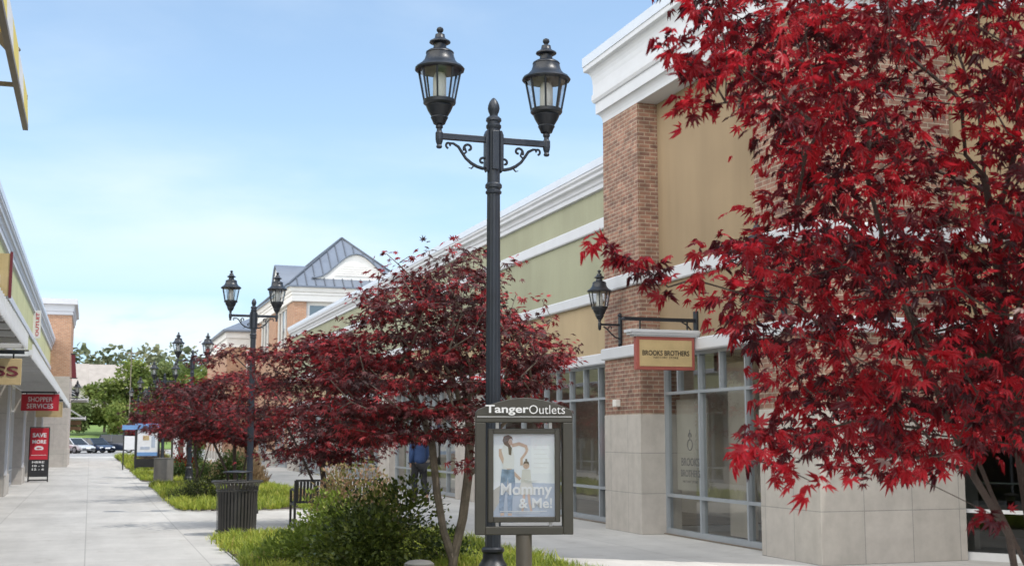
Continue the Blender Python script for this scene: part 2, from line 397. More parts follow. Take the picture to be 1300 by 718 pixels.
NEAR_CROWN = "318,344,203 280,278,163 257,215,202 249,301,292 193,287,164 236,215,278 233,363,319 241,354,156 251,403,160 254,216,255 241,347,230 265,318,285 228,212,241 154,289,288 268,263,162 224,396,204 218,389,296 215,301,163 187,261,283 274,221,222 259,288,181 253,364,267 332,269,250 210,252,263 286,236,210 212,379,308 254,347,192 298,312,196 237,347,254 233,341,159 246,373,219 289,307,188 323,320,183 352,312,212 278,310,214 233,222,204 178,295,247 274,280,216 185,282,313 195,313,300 212,283,216 198,254,265 301,271,263 277,290,267 274,315,157 197,273,168 262,225,247 266,392,153 359,306,231 298,354,277 296,316,261 241,223,265 276,299,249 206,296,232 280,324,257 245,264,317 168,266,262 269,245,200 223,253,231 237,266,181 237,220,181 231,362,223 166,281,268 277,298,261 230,300,324 267,379,237 191,250,299 266,303,221 187,284,192 184,280,256 299,299,215 162,287,299 330,288,250 189,350,322 215,329,325 264,236,289 197,300,270 312,332,188 280,329,231 199,257,296 249,305,194 295,256,215 174,306,302 216,289,170 189,274,291 253,345,161 268,333,159 194,283,205 240,364,351 209,279,268 254,251,196 268,281,160 271,343,355 208,242,250 171,318,289 166,306,282 251,350,341 216,240,173 244,280,240 250,269,197 210,265,178 241,337,338 276,303,296 265,378,202 268,283,192 318,294,215 182,272,203 234,223,216 229,390,294 245,261,281 223,250,178 210,266,160 223,319,165 250,317,193 345,282,226 224,275,170 201,291,291 248,236,270 253,227,209 252,228,229 171,305,199 325,299,284 244,288,223 241,340,275 312,292,163 270,314,188 228,233,223 206,370,286 245,363,208 296,312,157 260,237,191 306,364,170 244,278,257 241,393,226 284,304,269 302,346,209 216,336,288 320,270,305 227,346,345 290,256,196 236,278,166 218,241,156 267,285,301 225,238,198 235,287,179 263,236,206 235,240,175 171,270,288 308,305,184 227,248,156 176,323,299 265,301,268 281,377,218 242,234,193 297,250,256 257,262,185 190,267,175 150,268,252 253,239,252 251,209,196 249,330,192 284,370,175 318,311,170 216,281,155 216,273,274 258,261,302 243,213,168 297,319,328 225,363,270 239,323,192 265,277,262 187,278,225 279,341,209 269,344,252 260,373,270 329,321,246 204,278,235 218,265,309 184,314,155 327,311,200 239,253,250 256,386,175 214,344,326 277,305,346 263,320,174 206,361,205 177,279,159 226,241,167 301,321,180 235,348,295 222,264,166 181,280,274 181,324,271 231,249,206 261,315,209 289,241,294 276,324,168 224,289,187 260,388,232 166,291,188 329,266,263 181,269,246 216,402,211 214,393,306 244,232,167 262,299,255 305,247,248 347,292,272 197,279,181 287,320,249 226,337,255 208,352,314 185,313,304 232,347,282 339,283,289 233,397,281 217,374,222 221,317,176 225,373,257 292,281,179 284,338,337 231,309,224 298,296,334 299,286,219 227,229,173 165,258,297 178,235,285 239,296,258 308,295,207 280,361,222 258,255,243 235,295,316 300,331,198 252,318,164 228,373,273 259,294,296 180,323,199 318,286,190 201,365,223 209,255,301 200,358,285 265,371,216 291,265,237 312,280,229 226,242,243 233,298,171 261,285,223 294,280,331 300,251,313 220,321,214 199,328,278 337,306,180 214,348,256 279,377,195 194,317,259 229,344,225 271,333,297 274,281,289 196,288,231 179,277,240 273,235,176 323,294,177 309,264,228 204,293,324 212,319,269 266,346,294 236,257,279 212,324,304 322,325,203 272,334,242 261,358,261 229,322,290 266,275,306 159,251,287 224,264,268 166,275,247 189,260,198 203,310,283 280,291,201 235,228,158 274,326,216 328,279,204 177,273,213 279,264,286 332,331,197 192,270,196 321,305,218 298,258,301 316,324,157 296,345,219 280,284,155 323,336,242 332,276,287 251,384,222 232,279,267 197,335,190 265,380,159 226,226,190 247,277,273 191,289,250 330,266,218 235,242,225 250,254,260 274,325,342 295,248,206 237,383,272 299,363,195 239,351,219 223,302,304 270,357,309 217,240,188 312,265,316 310,300,224 198,248,276 273,224,252 330,310,252 226,275,285 219,313,281 298,361,218 249,314,315 180,248,265 289,295,272 189,307,225 313,280,284 264,367,312 288,299,251 213,313,326 305,340,152 274,300,321 298,281,297 318,354,193 222,345,202 319,273,222 210,272,315 312,319,218 260,280,151 226,392,218 265,252,260 251,251,166 168,268,209 208,334,201 237,239,265 246,382,249 232,230,276 251,380,198 249,389,163 230,313,171 286,310,351 318,265,205 277,316,228 303,371,160 188,343,280 176,259,293 208,307,255 266,245,277 261,280,280 212,350,273 284,255,167 265,300,233 277,325,314 275,298,172 236,268,206 263,217,281 217,260,240 254,403,215 228,254,167 206,260,197 325,321,265 236,240,161 244,247,243 279,270,188 231,276,254 320,295,268 236,284,207 251,268,259 286,252,280 161,274,279 338,280,211 250,350,175 267,260,200 249,361,298 181,293,307 280,275,248 272,367,280 299,287,323 220,262,191 310,278,300 264,300,178 240,375,178 239,261,191 187,266,163 183,291,237 252,226,242 284,301,204 227,378,222 237,267,222 317,323,239 318,335,271 230,334,203 190,261,234 287,247,247 193,223,287 233,357,176 270,378,265 222,259,284 169,264,247 223,306,156 239,298,204 241,239,253 284,354,198 236,376,300 220,343,305 232,277,323 205,287,197 177,272,183 253,285,163 246,295,179 189,307,197 186,317,225 197,257,179 258,374,250 287,241,221 267,268,225 307,303,264 232,328,335 343,289,323 293,280,167 224,381,209 248,361,170 238,281,285 218,363,244 233,323,223 199,306,188 163,297,271 248,348,315 339,293,181 250,268,214 209,250,277 301,342,166 250,284,185 300,254,279 337,319,171 287,297,185 254,365,181 248,204,228 259,270,270 178,287,262 261,322,199 267,257,190 318,289,256 290,249,185 309,270,239 330,269,276 336,302,288 331,291,233 259,319,322 323,340,257 205,328,252 308,326,318 337,306,233 188,284,297 292,321,200 197,301,314 233,207,256 311,269,287 289,265,304 154,283,205 308,334,223 271,342,180 304,285,180 218,268,218 208,318,189 198,276,157 257,323,219 207,305,322 211,338,273 308,310,247 237,251,265 345,331,176 292,275,312 211,313,179 321,298,163 272,236,258 217,329,279 254,304,179 219,366,161 209,276,198 327,346,161 226,344,174 207,224,273 315,278,198 180,287,204 213,299,214 236,316,323 294,284,258 199,268,228 296,344,284 168,296,255 178,300,179 204,330,325 239,363,269 292,331,319 258,372,283 244,248,294 247,343,210 193,341,218 280,246,209 236,391,187 209,344,169 245,272,287 248,251,209 269,279,329 243,231,181 250,281,208 242,216,247 260,335,246 204,251,171 334,319,232 357,296,262 292,378,170 248,233,286 232,287,302 314,301,327 200,331,173 277,316,337 217,230,262 315,296,293 231,268,241 246,298,157 249,270,236 205,317,165 240,263,234 213,359,294 343,300,261 204,309,173 217,345,222 162,269,238 266,288,169 227,366,285 258,245,179 331,322,212 262,373,179 218,221,285 281,380,172 251,345,290 295,330,158 149,271,280 286,334,167 206,379,222 191,235,265 229,250,191 290,323,338 351,320,221 253,373,160 265,250,171 215,236,288 264,225,209 278,273,203 225,343,275 233,337,289 228,248,285 189,346,298 265,341,224 302,272,186 207,278,162 306,292,266 221,287,232 229,330,151 277,350,174 289,373,209 301,267,168 283,287,217 247,305,244 313,336,297 205,398,320 276,300,154 229,241,253 244,371,237 268,291,322 295,337,232 208,265,294 171,265,276 273,341,329 286,304,336 207,331,159 269,345,156 270,263,275 264,363,326 342,292,221 289,322,222 191,305,172 287,294,294 183,284,218 183,307,277 224,303,274 276,375,245 200,326,186 231,374,353 280,370,155 297,291,197 271,293,289 228,352,191 194,317,284 280,366,288 308,299,155 177,315,311 254,306,272 280,332,270 203,311,236 271,349,215 226,281,212 221,236,211 253,343,278 259,251,226 297,264,191 191,292,277 261,270,194 303,288,247 261,226,198 236,414,197 180,308,215 301,306,281 183,335,215 266,229,300 230,405,230 187,300,208 351,295,232 197,361,300 269,293,224 240,375,310 222,298,295 277,338,306 203,325,238 199,375,318 203,345,288 295,344,195 273,314,205 270,303,202 284,254,215 191,335,271 241,366,250 208,232,242 214,366,191 291,302,164 202,358,323 254,348,244 184,253,255 329,289,265 235,240,211 300,343,179 276,282,182 318,284,296 262,294,213 231,233,289 243,230,297 281,233,270 184,297,226 249,389,274 281,312,184 320,288,225 351,283,249 217,294,154 225,257,214 247,317,228 331,316,221 278,247,174 173,279,201 251,324,174 232,316,212 302,356,227 243,299,330 170,297,300 204,245,214 182,296,160 258,283,319 259,306,161 314,306,198 216,240,220 246,394,264 222,250,256 197,255,211 336,275,222 238,202,279 231,265,295 207,227,251 245,209,240 313,337,163 293,342,312 240,259,157 160,276,187 300,304,347 297,306,251 306,290,192 364,312,188 210,333,260 183,292,288 256,227,282 234,304,287 235,211,231 252,292,200 230,306,247 291,353,237 249,248,226 283,353,275 208,297,248 241,333,256 271,285,246 304,332,175 232,360,249 262,352,329 269,323,238"
MID_CROWN = "345,1264,245 327,1500,289 458,1475,339 424,1256,283 387,1329,198 379,1321,219 298,1419,236 333,1311,312 300,1354,154 440,1403,223 297,1485,207 372,1351,175 275,1354,202 325,1504,173 407,1422,252 308,1431,304 354,1285,255 265,1359,209 285,1275,208 427,1299,213 367,1387,293 446,1241,235 430,1353,310 403,1452,184 384,1479,313 449,1221,234 283,1336,258 294,1383,171 442,1330,212 423,1369,287 396,1333,155 478,1312,207 292,1392,200 255,1408,244 493,1376,221 351,1381,204 524,1380,256 337,1310,167 500,1380,282 509,1391,238 442,1462,224 303,1488,184 287,1364,242 287,1483,255 288,1266,301 375,1474,175 339,1516,181 298,1389,183 442,1385,310 435,1405,182 438,1456,359 448,1415,329 420,1454,318 265,1407,188 341,1397,193 289,1297,200 307,1320,240 308,1509,293 448,1445,286 418,1438,177 392,1252,313 460,1391,303 282,1507,241 273,1437,242 427,1240,225 279,1497,227 282,1275,161 400,1491,267 347,1333,272 309,1505,203 294,1373,256 391,1467,216 342,1482,202 421,1487,304 266,1493,194 259,1314,159 384,1411,318 418,1347,302 472,1478,299 444,1264,226 373,1299,294 340,1400,273 301,1408,231 456,1475,302 452,1285,248 289,1448,221 517,1425,246 458,1391,215 478,1301,255 411,1244,258 306,1503,223 323,1473,154 444,1440,308 375,1438,175 279,1311,216 344,1365,309 426,1475,173 383,1446,348 365,1478,168 441,1462,195 373,1460,219 284,1458,172 305,1290,169 392,1497,290 459,1346,218 459,1337,231 455,1446,192 509,1408,249 371,1483,352 329,1322,244 382,1269,271 471,1313,252 264,1388,232 464,1323,217 468,1468,228 378,1344,282 528,1442,273 463,1449,158 378,1380,214 322,1478,236 410,1413,348 326,1508,238 512,1401,196 371,1392,322 326,1271,205 312,1313,263 434,1348,216 370,1333,270 410,1379,223 370,1265,288 333,1295,199 390,1493,356 345,1323,229 362,1365,257 436,1466,290 394,1265,151 289,1312,297 284,1471,233 468,1322,271 391,1390,267 334,1393,162 311,1485,282 356,1475,310 282,1277,295 517,1435,281 360,1339,247 437,1325,274 369,1280,311 400,1264,220 445,1235,221 406,1461,326 368,1325,346 334,1352,272 340,1458,240 357,1302,240 402,1444,199 389,1454,285 333,1436,241 469,1480,285 399,1285,185 459,1476,274 449,1411,266 453,1337,244 426,1387,160 370,1259,184 345,1474,171 474,1446,247 412,1316,332 422,1383,246 306,1366,290 388,1397,334 267,1382,212 309,1281,315 273,1283,219 389,1314,151 363,1407,327 297,1421,207 446,1467,366 314,1306,155 310,1460,254 490,1439,225 304,1340,322 354,1502,179 399,1485,322 460,1433,241 273,1456,268 344,1338,189 278,1358,167 454,1281,195 337,1300,284 430,1331,243 293,1356,280 491,1473,247 271,1277,202 452,1391,269 396,1322,255 425,1303,300 480,1386,188 382,1296,281 331,1269,307 244,1296,192 302,1510,275 488,1455,286 392,1401,181 481,1422,236 352,1400,264 359,1278,230 323,1370,247 276,1465,201 255,1380,223 442,1384,188 294,1277,303 280,1445,248 304,1301,292 359,1254,286 435,1362,273 348,1415,316 271,1315,231 424,1390,295 432,1483,273 369,1305,279 262,1408,210 308,1418,309 315,1380,178 355,1468,332 307,1389,313 322,1294,157 343,1508,256 406,1350,194 341,1251,293 415,1409,235 469,1423,308 293,1332,175 314,1386,228 318,1430,188 470,1449,173 351,1474,201 487,1335,186 441,1252,268 372,1263,339 295,1444,203 352,1344,214 424,1274,241 392,1322,242 267,1317,260 417,1457,242 308,1380,257 294,1414,260 411,1462,287 350,1331,285 411,1503,208 343,1403,251 276,1481,223 395,1442,274 393,1367,197 449,1349,258 379,1281,210 320,1442,169 366,1405,165 390,1342,321 363,1271,258 309,1346,213 256,1471,235 268,1472,242 430,1449,243 265,1350,247 292,1522,257 502,1391,198 440,1303,249 321,1456,172 470,1439,269 420,1419,247 383,1337,169 496,1328,255 237,1303,209 381,1355,255 274,1424,212 250,1410,197 401,1332,220 329,1354,181 307,1449,187 466,1271,236 498,1352,185 479,1349,263 463,1349,192 490,1395,211 378,1425,319 359,1469,254 417,1256,199 351,1263,256 262,1421,236 307,1466,311 293,1293,294 369,1294,182 365,1304,220 403,1392,186 269,1492,244 371,1262,155 383,1252,206 302,1328,158 469,1290,239 462,1433,328 351,1426,305 431,1368,219 306,1295,197 387,1392,311 422,1453,291 459,1283,265 373,1491,187 391,1293,233 386,1376,294 436,1363,336 267,1296,219 419,1429,150 371,1466,285 458,1294,223 486,1382,287 388,1407,300 307,1279,201 372,1241,325 357,1350,234 314,1517,163 512,1471,229 409,1324,265 395,1469,255 412,1431,259 494,1376,200 399,1251,177 440,1337,232 301,1483,226 258,1295,195 409,1381,344 389,1366,233 260,1452,233 470,1362,251 315,1318,157 339,1431,214 347,1360,287 366,1477,241 424,1322,304 285,1493,277 425,1234,278 323,1379,195 294,1339,154 353,1366,330 342,1255,324 451,1370,206 322,1343,242 398,1328,273 320,1406,278 501,1359,201 393,1372,165 466,1369,233 336,1459,213 297,1347,253 401,1401,260 442,1277,231 383,1491,201 442,1409,305 438,1308,293 287,1403,157 262,1460,200 490,1426,183 330,1460,314 344,1378,192 362,1482,188 360,1469,275 372,1415,188 262,1358,171 338,1341,157 346,1302,334 356,1353,325 408,1264,312 307,1423,218 301,1430,153 475,1271,250 452,1358,242 405,1489,189 386,1287,141 311,1368,241 338,1346,177 441,1422,320 434,1379,288 329,1294,261 322,1349,165 280,1507,273 382,1461,273 296,1465,170 500,1361,257 371,1454,207 400,1272,304 461,1216,248 313,1291,210 396,1243,292 324,1272,291 317,1367,176 304,1350,237 294,1359,194 379,1292,341 385,1250,148"
NEAR_TIPS = "125,301,211 128,300,209 132,301,207 136,303,206 139,302,205 141,301,203 147,304,200 153,301,202 137,283,261 140,284,258 145,286,257 149,288,256 152,288,256 156,285,260 143,285,245 146,286,245 150,287,246 157,288,248 156,280,154 166,285,153 168,278,151 169,271,149 145,276,269 152,280,264 163,287,162 173,293,160 160,289,156 209,254,141 182,275,151 193,280,150 194,267,151"
MID_TIPS = "311,1370,365 324,1369,354 303,1375,344 284,1372,319 448,1317,317 487,1306,290 508,1302,246 408,1324,363 378,1331,372 337,1365,363 358,1358,369 447,1313,352 434,1317,352 476,1308,312 516,1298,259 504,1302,266"

# ------------------------------------------------------------------ ground, paving, car park
g = MB(); g.face([(-900,-300,-.02),(900,-300,-.02),(900,1500,-.02),(-900,1500,-.02)]); struct('ground', g, M['lawn'])
g = MB(); g.face([(-9,-25,0),(14,-25,0),(14,104,0),(-9,104,0)]); struct('promenade', g, M['concrete'])
g = MB(); g.face([(-90,104,-.004),(90,104,-.004),(90,141,-.004),(-90,141,-.004)]); struct('car_park', g, M['asphalt'])
g = MB()
for i in range(-12, 20): g.face([(i*2.75-.05, 121.5, .002),(i*2.75+.05, 121.5, .002),(i*2.75+.05, 127, .002),(i*2.75-.05, 127, .002)])
struct('parking_lines', g, M['white'])
g = MB(); g.box(-90, 140.6, -.01, 90, 141, .14); struct('kerb', g, M['concrete_kerb'])
# bank behind the car park: rises to the tree line
g = MB(); nx, ny = 40, 18
for j in range(ny+1):
    for i in range(nx+1):
        x = -100+200*i/nx; y = 141+j*12
        t = (y-141)
        z = min(1.8, t*.12)+max(0, min(1, (t-15)/60))*3.2+.25*noise.noise(Vector((x*.05, y*.05, 0)))
        if j == 0: z = .02
        g.v.append((x, y, z))
for j in range(ny):
    for i in range(nx): a = j*(nx+1)+i; g.f.append((a, a+1, a+nx+2, a+nx+1))
struct('grass_bank', g, M['lawn'], True)
g = MB(); g.box(-90, 141.02, -.01, 90, 142.6, .18); struct('mulch_strip', g, M['soil'])

# ------------------------------------------------------------------ planting beds (kerbed soil) ; grass is added later
def rounded(x0, y0, x1, y1, r, n=6):
    P = []
    for cx, cy, a0 in ((x1-r, y1-r, 0), (x0+r, y1-r, 90), (x0+r, y0+r, 180), (x1-r, y0+r, 270)):
        for i in range(n+1):
            a = rad(a0+90*i/n); P.append((cx+r*math.cos(a), cy+r*math.sin(a)))
    return P
BEDS = [rounded(1.85, 7.2, 5.62, 20.6, 1.0), rounded(1.85, 27.6, 5.62, 42.2, .9), rounded(1.8, 45.6, 5.62, 58.6, .8),
        rounded(1.8, 62.0, 5.62, 79.0, .8), rounded(1.8, 82.5, 5.62, 99, .8)]
def inset(poly, d):
    cx = sum(p[0] for p in poly)/len(poly); cy = sum(p[1] for p in poly)/len(poly)
    w = max(abs(p[0]-cx) for p in poly); h = max(abs(p[1]-cy) for p in poly)
    return [(cx+(x-cx)*(w-d)/w, cy+(y-cy)*(h-d)/h) for x, y in poly]
kb = MB(); so = MB()
for P in BEDS:
    a, b = P, inset(P, .03); k = len(P)
    for i in range(k):
        j = (i+1) % k
        kb.face([(*a[i], 0), (*a[j], 0), (*a[j], .035), (*a[i], .012)]); kb.face([(*a[i], .012), (*a[j], .012), (*b[j], .012), (*b[i], .012)])
    so.face([(*p, .03) for p in b])
struct('bed_edging', kb, M['concrete_kerb']); struct('bed_soil', so, M['soil'])

# ------------------------------------------------------------------ RIGHT: long shop building
S0 = (8.63, 20.45, 0)
shop = thing('shop_building', 'long shop building with red brick piers, tan and sage stucco and white cornices', 'building', (11, 30, 0))
XF, XW = 8.63, 9.0        # pier face, wall face
# angled entrance end
A0, A1 = (10.87, 13.86), (13.6, 9.6)
AD = (A1[0]-A0[0], A1[1]-A0[1])
w = MB()
w.box(XW, 15.18, 3.13, 9.3, 18.95, 7.3)
w.wbox(A0, A1, 3.13, 7.3, 0, .3)
part('wall', w, M['stucco_tan'], shop)
w = MB(); w.box(9.06, 20.45, 4.31, 9.4, 60, 6.3); part('wall', w, M['stucco_green'], shop, 'sage green upper wall')
w = MB(); w.box(9.07, 20.45, 3.13, 9.4, 60, 4.11); part('wall', w, M['stucco_cream'], shop, 'tan wall strip above the long row of shop windows')
w = MB(); w.box(11.9, 15.0, 0, 12.1, 60, 6.2); w.box(9.4, 59.7, 0, 30, 60, 6.2); w.box(29.7, 8, 0, 30, 60, 6.2); w.wbox((13.6, 9.6), (30, 8), 0, 7.3, 0, .3)
part('inner_wall', w, M['inside'], shop)
w = MB(); w.box(9.35, 20.5, 6.2, 30, 60, 6.3)
w.prism([(9.35, 14), (9.35, 20.4), (30, 20.4), (30, 8.4), (13.8, 9.9), (11.1, 14.1)], 7.3, 7.4)
w.box(9.35, 20.3, 6.2, 30, 20.45, 7.3)
part('roof', w, M['shingle'], shop)
w = MB(); w.box(9.45, 15.2, 2.95, 11.88, 18.9, 3.05); w.box(9.45, 20.5, 2.95, 11.88, 59.7, 3.05); part('ceiling', w, M['inside_light'], shop)
w = MB(); w.box(9.02, 15.2, .004, 11.88, 18.95, .02); w.box(9.02, 20.47, .004, 11.88, 59.7, .02); w.prism([(10.95,13.9),(13.7,9.7),(20,9.7),(20,13.9)], .004, .02)
part('floor', w, M['inside_floor'], shop)
w = MB(); w.box(9.6, -16, 0, 30, 8.2, 7.4); part('unseen_shade_wing', w, M['stucco_tan'], shop)  # unseen block, added to shade the pavement at the near right
# piers
def pier(pieces):
    b, s, c = MB(), MB(), MB()
    for (x0, y0, x1, y1, top) in pieces:
        s.box(x0-.012, y0-.012, 0, x1, y1+.012, 1.96); b.box(x0, y0, 1.96, x1, y1, top)
    return b, s
b, s = pier([(XF, 18.95, 9.35, 20.45, 7.3)])
part('brick_pier', b, M['brick'], shop); part('pier_base', s, M['stone'], shop, bevel=.006)
b, s = pier([(8.70, 13.73, 10.87, 15.18, 7.3)])
part('brick_pier', b, M['brick'], shop); part('pier_base', s, M['stone'], shop, bevel=.006)
for y0, y1 in ((29.4, 31.1), (38.6, 40.2), (47.6, 49.2), (57.6, 60)):
    s = MB().box(8.93, y0, 0, 9.4, y1, 2.93)
    part('stone_pier', s, M['stone_warm'], shop)
# bands
def band(mb, path, z0, z1, out):
    mb.sweep(path, [(-.05, z0), (out-.015, z0), (out, z0+.02), (out, z1-.02), (out-.015, z1), (-.05, z1)])
rp = [(9.05, 20.45), (XF, 20.45), (XF, 18.95), (XW, 18.95), (XW, 15.18), (8.70, 15.18), (8.70, 13.73), (10.87, 13.73), (10.87, 13.86), A1]
t = MB(); band(t, rp, 2.93, 3.13, .055); part('lower_band', t, M['trim'], shop)
t = MB(); band(t, rp, 4.13, 4.36, .055); part('upper_band', t, M['trim'], shop)
gp = [(9.06, 60.0), (9.06, 20.45)]
t = MB(); band(t, gp, 2.93, 3.13, .07); part('lower_band', t, M['trim'], shop)
t = MB(); band(t, gp, 4.11, 4.31, .08); part('upper_band', t, M['trim'], shop)
t = MB(); band(t, gp, 5.47, 5.69, .06); part('upper_band', t, M['trim'], shop)
# cornices (outside to the right of travel: path runs towards the camera along the -X side)
def cove(o0, z0, o1, z1, n=5):
    return [(o0+(o1-o0)*(1-math.cos(PI/2*i/n)), z0+(z1-z0)*math.sin(PI/2*i/n)) for i in range(n+1)]
cp_ = [(9.6, 20.45), (XF, 20.45), (XF, 13.73), (10.87, 13.73), A1]
prof = [(-.6, 7.24), (0, 7.24)]+cove(.0, 7.24, .10, 7.42)+[(.10, 7.62), (.13, 7.63), (.155, 7.68), (.155, 7.78), (.135, 7.79), (.135, 7.96)]+cove(.14, 8.0, .24, 8.22)+[(.27, 8.24), (.27, 8.33), (-.6, 8.33)]
t = MB().sweep(cp_, prof); part('cornice', t, M['trim'], shop)
t = MB().sweep(cp_, [(-.6, 8.33), (.285, 8.33), (.285, 8.50), (-.6, 8.52)]); part('coping', t, M['coping'], shop)
gc = [(9.06, 60.02), (9.06, 20.45)]
prof = [(-.3, 6.24), (0, 6.24), (.07, 6.25), (.07, 6.33), (.09, 6.35)]+cove(.10, 6.36, .17, 6.45)+[(.19, 6.47), (.19, 6.52), (.23, 6.56), (.23, 6.61), (-.3, 6.61)]
t = MB().sweep(gc, prof); part('cornice', t, M['trim'], shop)
t = MB().sweep(gc, [(-.3, 6.612), (.245, 6.612), (.245, 6.76), (-.3, 6.78)]); part('coping', t, M['coping'], shop)
# storefront windows: part frame > sub-part glass
def window(parent, p0, p1, z0, z1, ms, zs, mat='alu', gmat='glass', wd=.048, dp=.11, uppers=None, sill=.10, label=None):
    """glazed bay from p0 to p1 (room is to the LEFT of travel); ms mullion distances, zs transom heights"""
    dx, dy = p1[0]-p0[0], p1[1]-p0[1]; L = math.hypot(dx, dy); ux, uy = dx/L, dy/L
    at = lambda d: (p0[0]+ux*d, p0[1]+uy*d)
    f = MB()
    f.wbox(at(0), at(wd), z0, z1, 0, dp); f.wbox(at(L-wd), at(L), z0, z1, 0, dp)
    f.wbox(at(wd), at(L-wd), z1-wd, z1, .002, dp-.002); f.wbox(at(wd), at(L-wd), z0, z0+sill, .002, dp-.002)
    for z in zs: f.wbox(at(wd), at(L-wd), z-wd/2, z+wd/2, .004, dp-.004)
    for d in ms: f.wbox(at(d-wd/2), at(d+wd/2), z0+.02, (z1 if uppers is None else max(zs)), .0, dp)
    for d in (uppers or []): f.wbox(at(d-wd*.4), at(d+wd*.4), max(zs), z1, .001, dp)
    o = part('window', f, M[mat], parent, label)
    gl = MB(); nx_, ny_ = -uy*dp*.55, ux*dp*.55
    a, b = at(.01), at(L-.01)
    gl.face([(a[0]+nx_, a[1]+ny_, z0+.03), (b[0]+nx_, b[1]+ny_, z0+.03), (b[0]+nx_, b[1]+ny_, z1-.02), (a[0]+nx_, a[1]+ny_, z1-.02)])
    part('glass', gl, M[gmat], o)
    return o
wa = window(shop, (9.06, 18.95), (9.06, 15.18), 0.0, 2.93, [1.25, 2.73], [.635, 2.30], uppers=[.5, 1.25, 1.95, 2.73])
for y0, y1 in ((20.45, 29.4), (31.1, 38.6), (40.2, 47.6), (49.2, 57.6)):
    L = y1-y0; n = round(L/1.5)
    window(shop, (9.12, y1), (9.12, y0), 0.0, 2.93, [L*i/n for i in range(1, n)], [.635, 2.30], uppers=[L*i/(2*n) for i in range(1, 2*n)])
window(shop, A0, (13.5, 9.76), 0.0, 2.93, [1.0, 2.2, 3.4], [.63, 2.3], mat='alu_white', gmat='glass_dark')
# display panels behind the glass
def single_part(name, mb, mat, label=None): return part(name, mb, M[mat], shop, label)
d = MB(); d.box(9.24, 17.78, .72, 9.27, 18.86, 2.2); single_part('display_panel', d, 'inside_light')
d = MB(); d.box(9.6, 16.95, .05, 9.64, 17.75, 2.75); single_part('display_panel', d, 'inside')
for y0, y1 in ((33.5, 37.5), (41, 46.5), (50, 56)):
    d = MB(); d.box(10.3, y0, .05, 10.35, y1, 2.5); single_part('display_panel', d, 'inside_light')
# lettering on the window glass
text('window_lettering', 'BROOKS', M['etch'], shop, .62, .13, (9.055, 18.02, 1.19), (0,-1,0), (0,0,1), bold=.012, depth=.002)
text('window_lettering', 'BROTHERS', M['etch'], shop, .66, .11, (9.055, 18.02, 1.01), (0,-1,0), (0,0,1), bold=.012, depth=.002)
text('window_lettering', 'FACTORY', M['etch'], shop, .27, .035, (9.055, 18.15, .88), (0,-1,0), (0,0,1), depth=.002)
text('window_lettering', 'STORE', M['etch'], shop, .2, .035, (9.055, 17.86, .88), (0,-1,0), (0,0,1), depth=.002)
em = MB(); em.tube([(9.055, 18.02+.085*math.cos(a), 1.46+.085*math.sin(a)) for a in [2*PI*i/16 for i in range(17)]], .008, 6)
em.tube([(9.055, 18.02+.05*math.cos(a), 1.60+.05*math.sin(a)) for a in [PI*1.2*i/8-.3 for i in range(9)]], .008, 6); em.tube([(9.055, 18.02, 1.55), (9.055, 18.02, 1.70)], .007, 6)
part('window_emblem', em, M['etch'], shop)
# small alarm box on the brick
a = MB(); a.box(XF-.09, 19.78, 2.10, XF, 19.93, 2.22); part('alarm_box', a, M['cloth_white'], shop, bevel=.01)

# reflection in the long window, built as a red printed sheet behind the glass
po = thing('reflection_panel', 'red lettered panel imitating a reflection in the shop window left of the brick pier', 'poster', (9.32, 21.4, 1.2))
d = MB(); d.box(9.31, 20.95, 1.25, 9.33, 21.8, 1.75); part('sheet', d, M['red_sign'], po)
text('lettering', 'SALE', M['white'], po, .5, .16, (9.309, 21.37, 1.56), (0,-1,0), (0,0,1), bold=.02, depth=.003)
text('lettering', 'STORE HOURS', M['white'], po, .5, .07, (9.309, 21.37, 1.38), (0,-1,0), (0,0,1), bold=.01, depth=.003)

# ------------------------------------------------------------------ lantern kit (used by lamp posts and wall lanterns)
def lantern(parent, c, name='lantern'):
    """c = bottom of the stem; 0.86 m tall lantern; all in parent's local space"""
    x, y, z = c; n = 8
    f = MB()
    f.lathe([(.018,-.03),(.02,.0),(.032,.015),(.03,.035),(.05,.045),(.062,.075),(.075,.10),(.07,.11),(.10,.16),(.115,.195),(.112,.205),(.132,.215),(.140,.225),(.140,.250),(.128,.258)], c, 16)
    fr = MB()
    for k in range(n):
        a = 2*PI*(k+.5)/n
        fr.bar((x+.132*math.cos(a), y+.132*math.sin(a), z+.25), (x+.182*math.cos(a), y+.182*math.sin(a), z+.515), .014)
    f.v, f.f = merge(f, fr)
    L = part(name, f, M['iron'], parent, smooth=True, local=True)
    r = MB()
    r.lathe([(.20,.508),(.212,.512),(.215,.525),(.20,.545),(.165,.565),(.135,.60),(.122,.635),(.118,.66),(.122,.665),(.118,.675),(.095,.69),(.062,.70),(.056,.715),(.056,.745),(.085,.752),(.092,.758),(.09,.768),(.06,.785),(.045,.80),(.04,.83),(.018,.838),(.016,.845),(.026,.855),(.031,.87),(.026,.886),(.012,.895)], c, 16)
    ro = part('lantern_roof', r, M['iron'], L, smooth=True, local=True)
    gl = MB()
    for k in range(n):
        a0, a1 = 2*PI*(k+.5)/n, 2*PI*(k+1.5)/n
        gl.face([(x+.128*math.cos(a0), y+.128*math.sin(a0), z+.25), (x+.128*math.cos(a1), y+.128*math.sin(a1), z+.25),
                 (x+.178*math.cos(a1), y+.178*math.sin(a1), z+.513), (x+.178*math.cos(a0), y+.178*math.sin(a0), z+.513)])
    part('lantern_glass', gl, M['clear_glass'], L, local=True)
    b = MB().lathe([(.05,.25),(.058,.27),(.058,.44),(.05,.47),(.04,.49)], c, 12)
    part('lamp_chimney', b, M['lampcore'], L, smooth=True, local=True)
    return L
def merge(a, b):
    n = len(a.v); return a.v+b.v, a.f+[tuple(i+n for i in q) for q in b.f]
